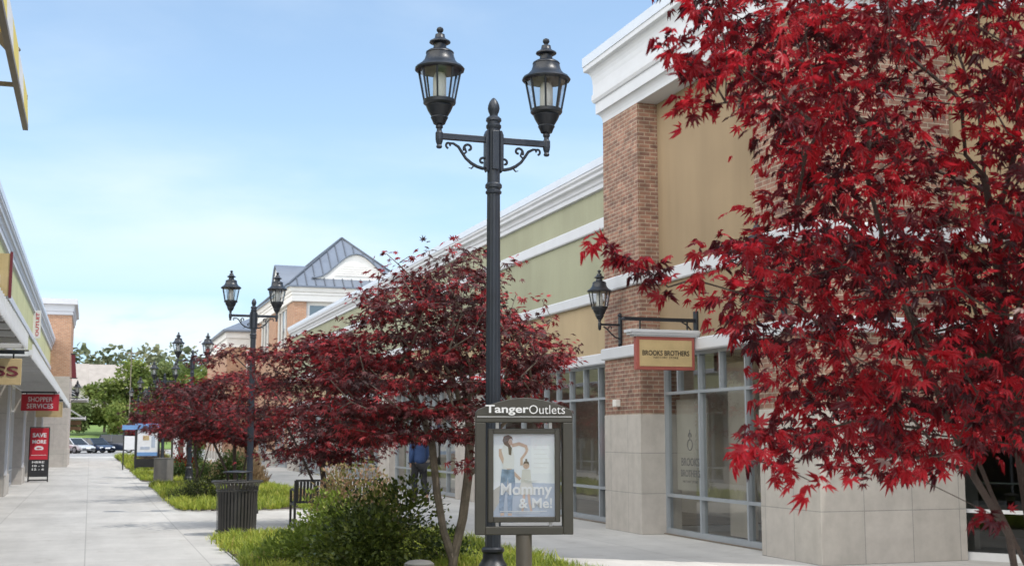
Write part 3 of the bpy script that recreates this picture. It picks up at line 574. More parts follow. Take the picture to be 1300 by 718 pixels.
def spiral(cx, cz, r0, r1, a0, a1, n=14):
    return [(cx+(r0+(r1-r0)*i/n)*math.cos(a0+(a1-a0)*i/n), cz+(r0+(r1-r0)*i/n)*math.sin(a0+(a1-a0)*i/n)) for i in range(n+1)]
def scroll(s, z0):
    """C scroll bracket in the XZ plane, s = side, hung under a bar whose underside is z0, post at x=0"""
    m = MB(); y = 0
    pts = [(.06, z0-.225), (.10, z0-.228), (.15, z0-.215), (.20, z0-.19), (.25, z0-.15), (.285, z0-.10), (.315, z0-.055), (.36, z0-.03), (.41, z0-.028)]
    T = lambda L: [(s*p[0], y, p[1]) for p in L]
    m.tube(T(pts), [.015]*4+[.013]*3+[.011, .008], 7)
    m.tube(T(spiral(.225, z0-.062, .046, .010, -.5, 4.8)), .011, 6)
    m.tube(T(spiral(.40, z0-.045, .030, .008, -1.4, 3.8)), .010, 6)
    m.tube(T(spiral(.10, z0-.165, .040, .010, 3.4, -1.9)), .011, 6)
    m.tube(T([(.27, z0-.115), (.245, z0-.095), (.262, z0-.05)]), .010, 6)
    m.tube(T([(.175, z0-.205), (.20, z0-.235), (.225, z0-.228)]), [.009, .007, .003], 5)
    return m
# ------------------------------------------------------------------ lamp posts
LAMPLAB = ['tall black twin lantern lamp post in the foreground behind the poster sign',
           'black twin lantern post standing just beyond the dark slatted litter bin',
           'black twin lantern post between grass beds, beside the plain grey cylindrical bin',
           'black twin lantern post seen above the blue topped map stand, against the green trees',
           'small far twin lantern post, second last of the row on the promenade',
           'farthest and smallest twin lantern post of the promenade row']
def make_lamp():
    t = thing('lamp_post', LAMPLAB[0], 'street lamp', (3.2, 10, 0), 'twin lantern posts along the promenade')
    p = MB()
    p.lathe([(.20,0),(.20,.05),(.185,.07),(.175,.20),(.15,.24),(.135,.27),(.125,.40),(.11,.46),(.10,.50),(.115,.52),(.118,.545),(.10,.57),(.085,.60),(.082,.64),(.095,.655),(.095,.675),(.078,.69)], n=24, flute=.06, fl=(.25, .5))
    part('post_base', p, M['iron'], t, smooth=True, local=True)
    p = MB()
    p.lathe([(.066,.68),(.064,1.6),(.060,2.6),(.056,3.66)], n=32, flute=.13, fl=(.7, 3.6))
    p.lathe([(.06,3.655),(.068,3.66),(.07,3.675),(.06,3.685),(.06,3.70),(.072,3.71),(.072,3.735),(.06,3.75)], n=20)
    p.lathe([(.055,3.74),(.055,4.24)], n=20)
    part('post_shaft', p, M['iron_blue'], t, smooth=True, local=True)
    c = MB()
    for s in (-1, 1):
        c.extr([(s*.05, 3.86), (s*.066, 3.84), (s*.082, 3.88), (s*.082, 4.17), (s*.066, 4.21), (s*.05, 4.21)], 'y', -.036, .036)
    c.extr([(-.03, 3.86), (.03, 3.86), (.03, 4.2), (-.03, 4.2)], 'y', -.07, .07)
    part('post_head', c, M['iron_blue'], t, local=True, bevel=.006)
    f = MB().lathe([(.055,4.22),(.066,4.235),(.066,4.255),(.056,4.265),(.056,4.285),(.068,4.295),(.066,4.315),(.05,4.33),(.036,4.34),(.036,4.355),(.046,4.375),(.052,4.405),(.048,4.435),(.036,4.465),(.018,4.49),(.006,4.50)], n=16)
    part('finial', f, M['iron_blue'], t, smooth=True, local=True)
    a = MB()
    for s in (-1, 1):
        x0, x1 = sorted((s*.07, s*.50)); a.box(x0, -.022, 4.10, x1, .022, 4.152)
        a.lathe([(.02, 4.02), (.028, 4.035), (.02, 4.05), (.03, 4.075), (.034, 4.10), (.034, 4.155), (.024, 4.165), (.022, 4.19)], (s*.485, 0, 0), 10)
    part('crossbar', a, M['iron_blue'], t, local=True, bevel=.004)
    for s in (-1, 1): part('scroll_bracket', scroll(s, 4.10), M['iron'], t, smooth=True, local=True)
    for s in (-1, 1): lantern(t, (s*.485, 0, 4.185))
    return t
lamp0 = make_lamp()
for i in range(1, 6):
    o = copy_tree(lamp0); o.location = (3.2, 10+16.7*i, 0); o['label'] = LAMPLAB[i]

# ------------------------------------------------------------------ wall lanterns on brackets
def make_wall_lantern(label, loc):
    """plate on a wall whose face is at local x=0; lantern reaches out towards -x"""
    t = thing('wall_lantern', label, 'wall lamp', loc, 'black lanterns on wall brackets')
    p = MB(); p.box(-.035, -.05, -.24, 0, .05, .22); p.lathe([(.02, .22), (.045, .235), (.03, .27), (.01, .29)], (-.02, 0, 0), 10); p.lathe([(.01, -.31), (.03, -.29), (.045, -.26), (.02, -.24)], (-.02, 0, 0), 10)
    part('wall_plate', p, M['iron'], t, smooth=True, local=True)
    m = MB(); m.bar((-.03, 0, .08), (-.42, 0, .08), .035); m.lathe([(.015, -.02), (.026, 0), (.03, .04), (.03, .10), (.02, .13)], (-.40, 0, 0), 10)
    m.tube([(-.03, 0, -.16), (-.12, 0, -.13), (-.2, 0, -.06), (-.26, 0, .0), (-.33, 0, .045)], .012, 7)
    m.tube([(-q[0], 0, q[1]) for q in spiral(.20, .02, .045, .01, -.5, 4.4)], .009, 6)
    part('bracket_arm', m, M['iron'], t, smooth=True, local=True)
    lantern(t, (-.40, 0, .13))
    return t
wl = make_wall_lantern('black wall lantern on the brick pier, beside the hanging store sign', (XF, 19.72, 3.42))
o = copy_tree(wl); o.location = (8.70, 14.45, 3.42); o['label'] = 'black wall lantern half hidden in the red leaves of the near maple'

# ------------------------------------------------------------------ hanging store sign (faces the camera, arm springs from the wall)
hs = thing('hanging_store_sign', 'tan store sign with red border and white cap hanging from a black arm', 'shop sign', (9.0, 17.6, 3.1))
Ys = 17.6
b = MB(); b.box(7.93, Ys-.05, 2.615, 8.93, Ys+.05, 3.13); part('sign_border', b, M['sign_red'], hs, bevel=.008)
b = MB()
for s in (-1, 1): b.box(7.985, Ys+s*.052-.006, 2.67, 8.875, Ys+s*.052+.006, 3.075)
part('sign_face', b, M['sign_tan'], hs)
b = MB(); b.box(7.80, Ys-.12, 3.19, 9.03, Ys+.12, 3.235); b.box(7.83, Ys-.10, 3.155, 9.02, Ys+.10, 3.19); b.box(7.88, Ys-.07, 3.13, 9.0, Ys+.07, 3.155)
part('sign_cap', b, M['trim'], hs)
text('lettering', 'BROOKS BROTHERS', M['ink'], hs, .80, .082, (8.43, Ys-.058, 2.875), (1,0,0), (0,0,1), bold=.02, depth=.003)
text('lettering', 'FACTORY STORE', M['ink'], hs, .42, .032, (8.43, Ys-.058, 2.805), (1,0,0), (0,0,1), bold=.01, depth=.003, spacing=1.3)
b = MB(); b.bar((9.0, Ys, 3.40), (7.74, Ys, 3.40), .05, .055); b.lathe([(.03, 0), (.045, .01), (.03, .03), (.01, .04)], (7.74, Ys, 3.38), 8)
for x in (8.02, 8.83): b.bar((x, Ys, 3.38), (x, Ys, 3.23), .02)
b.tube([(8.93, Ys, 3.22), (8.88, Ys, 3.27), (8.82, Ys, 3.33), (8.74, Ys, 3.37)], .012, 6)
part('sign_arm', b, M['iron'], hs)
b = MB(); b.box(8.965, Ys-.06, 3.15, 9.0, Ys+.06, 3.55); part('wall_plate', b, M['iron'], hs, bevel=.006)

# ------------------------------------------------------------------ poster sign in the foreground
KX, KY = 3.09, 8.9
ks = thing('poster_sign', 'olive grey framed poster sign on a single post, poster of a woman and child', 'sign', (KX, KY, 0), rz=rad(-14))
z0, z1, W, H2, B = .875, 1.885, .365, .055, .075
f = MB()
arch = [(-W, z0), (W, z0), (W, 1.79)]+[(W-.0-(2*W)*i/12, 1.79+.095*math.sin(PI*i/12)**.8) for i in range(1, 12)]+[(-W, 1.79)]
f.box(-W, -H2, z0, -W+B, H2, 1.70); f.box(W-B, -H2, z0, W, H2, 1.70); f.box(-W+B, -H2, z0, W-B, H2, z0+.06)
head = [(-W, 1.70), (W, 1.70), (W, 1.775)]+[(W-.02-(2*W-.04)*i/14, 1.80+.085*math.sin(PI*i/14)) for i in range(15)]+[(-W, 1.775)]
f.extr(head, 'y', -H2, H2)
part('sign_frame', f, M['frame'], ks, local=True, bevel=.006)
f = MB(); a, zb, zt, w2 = .27, .965, 1.655, .04
f.box(-a, -.04, zb, -a+w2, .04, zt); f.box(a-w2, -.04, zb, a, .04, zt); f.box(-a+w2, -.04, zb, a-w2, .04, zb+w2); f.box(-a+w2, -.04, zt-w2, a-w2, .04, zt)
pf = part('poster_frame', f, M['frame'], ks, local=True, bevel=.005)
for x in (-.2, .2):
    part('support_pin', MB().box(x-.012, -.012, z0+.06, x+.012, .012, zb), M['white'], ks, local=True)
    part('support_pin', MB().box(x-.012, -.012, zt, x+.012, .012, 1.70), M['white'], ks, local=True)
px0, px1, pz0, pz1 = -a+w2, a-w2, zb+w2, zt-w2
M['poster'] = plain('pale blue white poster paper', (.84, .85, .88), .35, .05, 7)
M['p_floor'] = plain('printed pale floor', (.47, .53, .64), .35, .12, 9); M['p_wall'] = plain('printed grey wall', (.50, .47, .43), .35, .05, 5)
M['p_skin'] = plain('printed skin', (.64, .45, .36), .35, .06, 9); M['p_hair'] = plain('printed dark hair', (.17, .115, .09), .35, .2, 9)
M['p_shirt'] = plain('printed white shirt', (.78, .77, .75), .35, .04, 9); M['p_jean'] = plain('printed blue jeans', (.23, .31, .44), .35, .4, 22)
M['p_dress'] = plain('printed cream dress', (.68, .66, .61), .35, .05, 9)
b = MB(); b.box(px0, -.02, pz0, px1, .02, pz1); part('poster', b, M['poster'], ks, local=True)
pw, ph = px1-px0, pz1-pz0
def pp(u, v): return (px0+u*pw, pz0+v*ph)
def art(name, polys, mat, lift):
    for P in polys:
        part(name, MB().extr([pp(*q) for q in P], 'y', -.0205-lift, -.0200-lift), M[mat], ks, local=True)
def limb(pts, ws):
    L, Rr = [], []
    for i, p in enumerate(pts):
        q0, q1 = pts[max(i-1, 0)], pts[min(i+1, len(pts)-1)]
        dx, dy = (q1[0]-q0[0])*pw, (q1[1]-q0[1])*ph; l = math.hypot(dx, dy) or 1
        nx_, ny_ = -dy/l*ws[i]/pw, dx/l*ws[i]/ph
        L.append((p[0]+nx_, p[1]+ny_)); Rr.append((p[0]-nx_, p[1]-ny_))
    return L+Rr[::-1]
def disc(u, v, ru, rv, n=16): return [(u+ru*math.cos(2*PI*i/n), v+rv*math.sin(2*PI*i/n)) for i in range(n)]
art('printed_background', [[(0, 0), (1, 0), (1, .40), (.30, .41), (.12, .2), (0, .06)]], 'p_floor', .0005)
art('printed_background', [[(0, .06), (.12, .2), (.30, .41), (.30, .47), (.0, .32)]], 'p_wall', .0008)
art('printed_figure', [limb([(.19, .57), (.17, .40), (.14, .22), (.13, .05)], [.024, .026, .020, .015]), limb([(.28, .57), (.30, .40), (.27, .22), (.27, .05)], [.026, .026, .020, .015])], 'p_jean', .0016)
art('printed_figure', [limb([(.12, .82), (.12, .74), (.20, .62), (.34, .52), (.44, .45)], [.014, .015, .014, .012, .010]), limb([(.30, .86), (.42, .88), (.53, .85), (.55, .80)], [.013, .013, .012, .011]), disc(.24, .895, .07, .055), limb([(.14,.05),(.15,.015)],[.013,.015]), limb([(.27,.05),(.27,.015)],[.013,.015])], 'p_skin', .0012)
art('printed_figure', [[(.16, .86), (.30, .86), (.34, .72), (.335, .58), (.15, .58), (.17, .70), (.13, .80)]], 'p_shirt', .0020)
art('printed_figure', [[(.15, .92), (.17, .97), (.24, .99), (.30, .965), (.32, .92), (.29, .945), (.26, .94), (.24, .90), (.30, .83), (.29, .74), (.25, .75), (.24, .84), (.17, .88)]], 'p_hair', .0024)
art('printed_figure', [limb([(.55, .80), (.52, .76), (.46, .70), (.46, .62)], [.009, .009, .010, .010]), disc(.535, .615, .05, .04), limb([(.50, .28), (.49, .16), (.47, .06)], [.010, .009, .008]), limb([(.57, .28), (.59, .16), (.62, .06)], [.010, .009, .008])], 'p_skin', .0012)
art('printed_figure', [[(.47, .57), (.60, .57), (.62, .42), (.68, .27), (.40, .27), (.45, .42)]], 'p_dress', .0018)
art('printed_figure', [[(.485, .63), (.50, .665), (.54, .675), (.575, .66), (.585, .62), (.56, .64), (.53, .645)], disc(.535, .685, .018, .014)], 'p_hair', .0022)
text('poster_lettering', 'Mommy', M['white'], ks, .385, .115, (.018, -.0235, 1.195), (1,0,0), (0,0,1), bold=.022, depth=.002, local=True)
text('poster_lettering', '& Me!', M['white'], ks, .25, .075, (.085, -.0235, 1.105), (1,0,0), (0,0,1), bold=.022, depth=.002, local=True)
text('poster_lettering', 'Tanger', M['white'], ks, .09, .026, (.05, -.0235, 1.268), (1,0,0), (0,0,1), bold=.01, depth=.002, local=True)
b = MB(); b.box(-.18, -.0235, 1.043, .17, -.0225, 1.047); b.box(-.13, -.0235, 1.032, .12, -.0225, 1.035); part('poster_small_print', b, M['white'], ks, local=True)
M['p_face'] = plain('printed face marks', (.30, .17, .13), .35, .05, 9)
for fu, fv, s_ in ((.245, .895, 1.), (.535, .612, .75)):
    art('printed_face', [disc(fu-.022*s_, fv+.008*s_, .007*s_, .005*s_, 8), disc(fu+.020*s_, fv+.008*s_, .007*s_, .005*s_, 8), [(fu-.018*s_, fv-.026*s_), (fu, fv-.032*s_), (fu+.018*s_, fv-.026*s_), (fu, fv-.029*s_)], [(fu-.004*s_, fv-.012*s_), (fu+.006*s_, fv-.012*s_), (fu, fv+.004*s_)]], 'p_face', .0016)
M['p_pale'] = plain('printed pale window', (.88, .89, .90), .35, .04, 9)
art('printed_background', [[(.62, .52), (.97, .52), (.97, .96), (.62, .96)]], 'p_pale', .0004)
for k in range(6): art('poster_small_print', [[(.66, .86-.055*k), (.66+.27-.03*(k % 3), .86-.055*k), (.66+.27-.03*(k % 3), .872-.055*k), (.66, .872-.055*k)]], 'white', .0009)
gq = MB(); gq.face([(px0, -.034, pz0), (px1, -.034, pz0), (px1, -.034, pz1), (px0, -.034, pz1)]); part('poster_glass', gq, M['clear_glass'], ks, local=True)
text('sign_lettering', 'Tanger', M['white'], ks, .325, .078, (-.130, -H2-.004, 1.792), (1,0,0), (0,0,1), bold=.022, depth=.004, local=True)
text('sign_lettering', 'Outlets', M['white'], ks, .27, .066, (.17, -H2-.004, 1.797), (1,0,0), (0,0,1), bold=-.004, depth=.004, local=True)
b = MB(); b.box(-W+.01, -H2-.003, 1.741, W-.01, -H2, 1.745); part('sign_rule', b, M['white'], ks, local=True)
b = MB().lathe([(.12, 0), (.12, .02), (.06, .03), (.06, .872)], n=24); part('sign_post', b, M['post'], ks, smooth=True, local=True)

# ------------------------------------------------------------------ litter bins
def make_bin(label, loc, slats, lid, mat):
    t = thing('litter_bin', label, 'trash can', loc)
    s = MB(); n = 36
    if slats:
        for k in range(n):
            a = 2*PI*k/n
            prof = [(.315, .06), (.325, .40), (.33, .70), (.345, .78), (.375, .83), (.405, .855)]
            ca, sa = math.cos(a), math.sin(a); h = .018
            for (r0, za), (r1, zb_) in zip(prof, prof[1:]):
                q = [(r0, za), (r1, zb_)]
                s.face([(q[0][0]*ca+h*sa, q[0][0]*sa-h*ca, q[0][1]), (q[0][0]*ca-h*sa, q[0][0]*sa+h*ca, q[0][1]), (q[1][0]*ca-h*sa, q[1][0]*sa+h*ca, q[1][1]), (q[1][0]*ca+h*sa, q[1][0]*sa-h*ca, q[1][1])])
        part('slatted_body', s, M[mat], t, local=True)
        l = MB().lathe([(.295, .03), (.305, .70), (.27, .70), (.27, .05)], n=32); part('liner', l, M['steel_black'], t, smooth=True, local=True)
    else:
        l = MB().lathe([(.32, .05), (.325, .10), (.325, .84), (.315, .86), (.30, .86), (.29, .84)], n=32); part('body', l, M[mat], t, smooth=True, local=True)
    ring = lambda rr, z, th: part('hoop', MB().tube([(rr*math.cos(2*PI*i/40), rr*math.sin(2*PI*i/40), z) for i in range(41)], th, 8, cap=False), M[mat], t, smooth=True, local=True)
    if slats: ring(.405, .86, .016); ring(.335, .72, .012); ring(.325, .07, .016)
    else: ring(.325, .85, .014)
    if slats:
        b = MB().lathe([(.27, .0), (.27, .04), (.30, .05)], n=24); part('base', b, M['steel_black'], t, local=True)
        if lid:
            b = MB().lathe([(.235, 1.0), (.24, 1.01), (.235, 1.02), (.10, 1.035), (.01, 1.04)], n=28); part('lid', b, M['steel_black'], t, smooth=True, local=True)
            for k in range(3):
                b = MB(); a = 2*PI*k/3+.4; b.bar((.19*math.cos(a), .19*math.sin(a), .83), (.19*math.cos(a), .19*math.sin(a), 1.01), .02)
                b.bar((.19*math.cos(a), .19*math.sin(a), .84), (.4*math.cos(a), .4*math.sin(a), .855), .018)
                part('lid_post', b, M['steel_black'], t, local=True)
    else:
        b = MB().lathe([(.33, .0), (.33, .05), (.31, .06)], n=24); part('base', b, M['steel_black'], t, local=True)
    return t
make_bin('dark slatted litter bin with flared rim and raised flat lid', (2.33, 21.05, 0), True, True, 'bin')
make_bin('plain grey cylindrical litter bin on the path beyond the second grass bed', (2.42, 44.3, 0), False, False, 'bin_grey')

# ------------------------------------------------------------------ bench
bn = thing('park_bench', 'black slatted metal bench on the concrete pad between the beds', 'bench', (4.25, 22.5, 0))
for s in (-1, 1):
    f = MB(); x = s*.78
    f.tube([(x, .28, .0), (x, .27, .42), (x, .28, .64), (x, .12, .66), (x, -.22, .64)], .022, 8); f.tube([(x, -.22, .0), (x, -.20, .42), (x, -.25, .82)], .024, 8)
    f.bar((x, .27, .40), (x, -.2, .40), .04)
    part('side_frame', f, M['steel_black'], bn, smooth=True, local=True)
f = MB(); n = 26
for k in range(n):
    x = -.74+1.48*k/(n-1); f.bar((x, -.185, .44), (x, -.245, .80), .042, .010)
f.bar((-.78, -.25, .82), (.78, -.25, .82), .035); f.bar((-.78, -.19, .44), (.78, -.19, .44), .03)
part('backrest', f, M['steel_black'], bn, local=True)
f = MB()
for k in range(n):
    x = -.74+1.48*k/(n-1); f.bar((x, -.19, .425), (x, .27, .43), .034, .008)
f.bar((-.78, .27, .425), (.78, .27, .425), .03)
part('seat', f, M['steel_black'], bn, local=True)

# ------------------------------------------------------------------ low path light
pl = thing('path_light', 'short round bollard light with a pale cap at the front of the planting bed', 'path light', (2.83, 11.0, .03))
b = MB().lathe([(.11, 0), (.11, .03), (.07, .04), (.07, .33)], n=20); part('stem', b, M['steel_black'], pl, smooth=True, local=True)
b = MB().lathe([(.075, .33), (.085, .34), (.085, .40), (.075, .41)], n=20); part('lens', b, M['lampcore'], pl, smooth=True, local=True)
b = MB().lathe([(.08, .41), (.132, .415), (.137, .43), (.132, .445), (.10, .465), (.03, .475)], n=24); part('cap', b, M['bin_grey'], pl, smooth=True, local=True)

# ------------------------------------------------------------------ LEFT: shop row
ls = thing('shop_row', 'low left hand shop row with yellow green upper wall, white bands and metal canopy', 'building', (-5, 30, 0))
LX = -2.1
w = MB(); w.box(-2.5, -12, 3.2, LX, 69, 6.2); part('wall', w, M['stucco_lime'], ls)
w = MB(); w.box(-14, -12, 0, -2.9, 69, .02); w.box(-6, -12, 0, -5.9, 69, 3.3); part('inner_wall', w, M['inside'], ls)
w = MB(); w.box(-14, -12, 6.2, -2.3, 69, 6.35); w.box(-14, -12, 3.25, -2.5, 69, 3.35); part('roof', w, M['shingle'], ls)
lp = [(LX, -12), (LX, 69)]
t = MB(); band(t, lp, 4.98, 5.2, .05); part('upper_band', t, M['trim'], ls)
t = MB(); band(t, lp, 3.75, 3.92, .05); part('lower_band', t, M['trim'], ls)
prof = [(-.3, 6.02), (0, 6.02), (.06, 6.04), (.06, 6.16)]+cove(.08, 6.18, .14, 6.30)+[(.15, 6.32), (.15, 6.40), (.19, 6.44), (.19, 6.50), (-.3, 6.50)]
t = MB().sweep(lp, prof); part('cornice', t, M['trim'], ls)
t = MB().sweep(lp, [(-.3, 6.502), (.205, 6.502), (.205, 6.66), (-.3, 6.68)]); part('coping', t, M['coping'], ls)
ys = [-12, -4, 4, 12, 20, 28.4, 37, 46, 54.5, 62.5, 69]
for i, y in enumerate(ys[1:-1]):
    part('wall_pier', MB().box(-2.5, y-1.0, .55, LX-.03, y+1.0, 3.2), M['stone_warm'], ls)
    part('pier_base', MB().box(-2.5, y-1.03, 0, LX+.0, y+1.03, .55), M['stone'], ls)
    part('pier_trim', MB().box(LX-.029, y-.9, .56, LX+.03, y-.65, 3.2), M['trim'], ls)
for y0, y1 in zip(ys, ys[1:]):
    a, b_ = y0+(1.03 if y0 > -12 else 0), y1-(1.03 if y1 < 69 else 0)
    L = b_-a; n = max(2, round(L/1.4))
    window(ls, (-2.42, a), (-2.42, b_), 0, 3.2, [L*i/n for i in range(1, n)], [.5, 2.4], uppers=[L*i/n for i in range(1, n)], mat='alu_white')
# canopy: two runs of white metal louvres on arms
M['deck'] = plain('grey canopy underside', (.085, .078, .07), .7, .1, 2)
def canopy(parent, x0, x1, y0, y1, z, name='canopy'):
    f = MB(); f.box(x1-.05, y0, z+.03, x1, y1, z+.12); f.box(x0, y0, z+.02, x0+.05, y1, z+.12)
    for i in range(int((y1-y0)/.3)): f.box(x1, y0+.3*i, z-.03, x1+.025, y0+.3*i+.05, z+.22)
    n = int((y1-y0)/1.3)
    for i in range(n+1):
        y = y0+.03+(y1-y0-.06)*i/n; f.bar((x0+.05, y, z+.05), (x1-.05, y, z+.05), .05, .08)
    o = part(name, f, M['alu_white'], parent)
    d = MB(); m_ = int((y1-y0)/.104)
    for i in range(m_): y = y0+.06+.104*i; d.bar((x0+.06, y, z+.105), (x1-.06, y, z+.105), .10, .03)
    part('louvre_deck', d, M['deck'], o)
    r = MB()
    m = int((y1-y0)/4)
    for i in range(m+1): y = y0+.3+(y1-y0-.6)*i/m; r.bar((x1-.1, y, z+.1), (x0+.02, y, z+1.05), .035)
    part('tie_rod', r, M['alu_white'], o)
    return o
canopy(ls, LX, -1.02, 6, 21.8, 3.0)
canopy(ls, LX, -1.02, 23.4, 66, 2.98)
# wall-fixed red letter boards
t1 = thing('blade_sign', 'tan upright blade sign with dark red edge on the yellow green wall at far left', 'shop sign', (LX, 30.0, 4.7))
b = MB(); b.box(LX, 29.95, 4.72, -1.86, 30.05, 5.68); part('panel', b, M['sign_tan'], t1)
b = MB(); b.box(-1.86, 29.93, 4.68, -1.80, 30.07, 5.72); part('edge_board', b, M['maroon_ink'], t1)
t2 = thing('vertical_sign', 'narrow white upright sign with red letters high on the left shop wall', 'shop sign', (LX, 48.0, 4.9))
b = MB(); b.box(LX, 47.95, 5.1, -1.84, 48.05, 6.1); part('panel', b, M['cloth_white'], t2)
text('lettering', 'OUTLET', M['red_sign'], t2, .85, .11, (-1.95, 47.945, 5.6), (0,0,1), (-1,0,0), bold=.02, depth=.004)

# hanging signs under the canopy (all face the camera)
def hang(label, y, x0, x1, z0, z1, face, border=None, lines=(), ink='white', group=None):
    t = thing('hanging_sign', label, 'shop sign', (-1.6, y, z0))
    b = MB(); b.box(x0, y-.05, z0, x1, y+.05, z1); part('panel', b, M[face], t, bevel=.008)
    if border:
        b = MB()
        for a in ((x0-.03, z0-.03, x1+.03, z0), (x0-.03, z1, x1+.03, z1+.03), (x0-.03, z0, x0, z1), (x1, z0, x1+.03, z1)): b.box(a[0], y-.06, a[1], a[2], y+.06, a[3])
        part('border', b, M[border], t)
    b = MB(); b.box(LX, y-.03, z1+.07, x1+.03, y+.03, z1+.12)
    for x in (x0+.12, x1-.12): b.box(x-.012, y-.012, z1, x+.012, y+.012, z1+.08)
    part('hanger', b, M['iron'], t)
    for body, wd, ht, cx, cz, bold in lines: text('lettering', body, M[ink], t, wd, ht, (cx, y-.055, cz), (1,0,0), (0,0,1), bold=bold, depth=.004)
    return t
hang('tan hanging sign with dark letters SS at the left edge of the photo', 19.9, -1.98, -1.0, 2.35, 2.74, 'sign_tan', None, [('ESS', .52, .15, -1.30, 2.55, .02)], 'maroon_ink')
hang('red hanging sign reading SHOPPER SERVICES under the left canopy', 42.3, -2.06, -1.0, 2.42, 2.88, 'red_sign', 'red_sign', [('SHOPPER', .72, .15, -1.53, 2.75, .0), ('SERVICES', .78, .15, -1.53, 2.54, .0)])
hang('plain tan hanging sign just behind the red SHOPPER SERVICES sign', 45.6, -1.75, -.95, 2.27, 2.72, 'sign_tan', 'sign_tan')

# yellow striped awning high on the near end of the row
aw = thing('striped_awning', 'yellow and white striped awning box high at the top left corner', 'awning', (LX, 14, 5.8))
ax0, ax1, ay0, ay1 = LX, -1.0, 9.0, 18.4
n = 8
for i in range(n):
    y0 = ay0+(ay1-ay0)*i/n; y1 = ay0+(ay1-ay0)*(i+1)/n
    nm, mt = (('yellow_stripe', 'yellow') if i % 2 else ('white_stripe', 'cloth_white'))
    part(nm, MB().extr([(ax1-.012, 5.93), (ax1+.008, 5.93), (ax1-.02, 6.36), (ax1-.04, 6.36)], 'y', y0, y1), M[mt], aw)
yc = 16.1
part('cloth_roof', MB().extr([(ax1-.045, 6.33), (ax1-.04, 6.36), (ax0, 7.5), (ax0, 7.47)], 'y', ay0, yc), M['yellow'], aw)
f = MB(); f.box(ax1-.06, ay0, 5.86, ax1+.01, ay1, 5.925); f.bar((ax1-.05, yc+.03, 6.30), (ax0, yc+.03, 7.42), .07, .14)
for y in (ay0, 12.5, yc): f.bar((ax0, y, 5.89), (ax1-.06, y, 5.89), .05)
f.box(ax1-.055, ay1-.05, 5.925, ax1-.015, ay1, 6.36)
part('awning_frame', f, M['bronze'], aw)

# A-frame sandwich board
sb = thing('sandwich_board', 'red and black sandwich board with white letters on the left pavement', 'sign', (-1.68, 47.4, 0))
def slope(u, z, s): return (u, s*(.26-.20*z/1.9), z)
for s in (-1, 1):
    f = MB()
    for x in (-.32, .32): f.bar(slope(x, 0, s), slope(x, 1.9, s), .03)
    f.bar(slope(-.32, 1.9, s), slope(.32, 1.9, s), .03); f.bar(slope(-.32, .06, s), slope(.32, .06, s), .03)
    part('leg_frame', f, M['steel_black'], sb, local=True)
    for z0, z1, m in ((.78, 1.88, 'red_sign'), (.18, .775, 'steel_black')):
        f = MB(); f.face([slope(-.30, z0, s), slope(.30, z0, s), slope(.30, z1, s), slope(-.30, z1, s)]); f.face([(p[0], p[1]+s*.012, p[2]) for p in [slope(-.30, z0, s), slope(.30, z0, s), slope(.30, z1, s), slope(-.30, z1, s)]])
        part('panel', f, M[m], sb, local=True)
th = Vector((0, .20/1.9, 1)).normalized()
def sbt(body, wd, ht, z, bold=.02, x=0):
    p = slope(x, z, -1); text('lettering', body, M['white'], sb, wd, ht, (p[0], p[1]-.016, p[2]), (1,0,0), th, bold=bold, depth=.003, local=True)
sbt('SAVE', .46, .15, 1.63, .03); sbt('MORE', .46, .13, 1.40, .03); sbt('HERE', .40, .07, .69, .02); sbt('10 - 9', .38, .07, .56, .02); sbt('12 - 6', .40, .07, .44, .02)
f = MB(); p = slope(0, 1.17, -1)
f.extr([(.15*math.cos(2*PI*i/20), 1.17+.085*math.sin(2*PI*i/20)) for i in range(20)], 'y', p[1]-.018, p[1]-.012); f.box(-.25, slope(0, .93, -1)[1]-.018, .925, .25, slope(0, .93, -1)[1]-.012, .94)
part('printed_oval', f, M['white'], sb, local=True)
f = MB(); f.extr([(-.09, 1.17), (-.01, 1.21), (-.01, 1.185), (.08, 1.185), (.08, 1.155), (-.01, 1.155), (-.01, 1.13)], 'y', p[1]-.021, p[1]-.0185); part('printed_arrow', f, M['red_sign'], sb, local=True)

# ------------------------------------------------------------------ left brick tower
tw = thing('brick_tower', 'orange brick corner tower with heavy white cornice beyond the left shop row', 'building', (-4, 73, 0))
TX = -1.13
b = MB(); b.box(-7, 69, 4.68, TX, 77.5, 7.9); part('brick_wall', b, M['brick_tan'], tw)
b = MB(); b.box(-7.02, 68.98, .9, TX+.02, 77.52, 4.68); part('stone_wall', b, M['stone_warm'], tw)
b = MB(); b.box(-7.06, 68.94, 0, TX+.06, 77.56, .9); part('plinth', b, M['stone'], tw)
b = MB(); b.sweep([(-7, 69), (TX, 69), (TX, 77.5), (-7, 77.5)], [(-.5, 7.88), (0, 7.88), (.06, 7.9), (.06, 8.06), (.10, 8.08), (.10, 8.22)]+cove(.10, 8.24, .22, 8.42)+[(.26, 8.44), (.26, 8.72), (-.5, 8.74)])
part('cornice', b, M['trim'], tw)
b = MB(); b.box(-6.6, 69.4, 8.5, TX-.4, 77.1, 8.6); part('roof', b, M['shingle'], tw)
# lantern hanging on the tower side
wl3 = copy_tree(wl); wl3.location = (TX, 71.0, 3.55); wl3.rotation_euler = (0, 0, PI); wl3['label'] = 'black wall lantern on the corner of the orange brick tower'
bs_ = thing('wall_banner', 'dark red banner with black bracket on the side of the orange brick tower', 'banner', (TX, 70.2, 4.6))
b = MB(); b.box(TX, 70.17, 5.9, TX+.30, 70.23, 5.95); b.box(TX, 70.17, 4.62, TX+.40, 70.23, 4.66); part('bracket_arm', b, M['iron'], bs_)
b = MB(); b.extr([(TX+.10, 4.66), (TX+.34, 4.66), (TX+.22, 5.9), (TX+.03, 5.9)], 'y', 70.19, 70.21); part('banner_cloth', b, M['maroon_ink'], bs_)
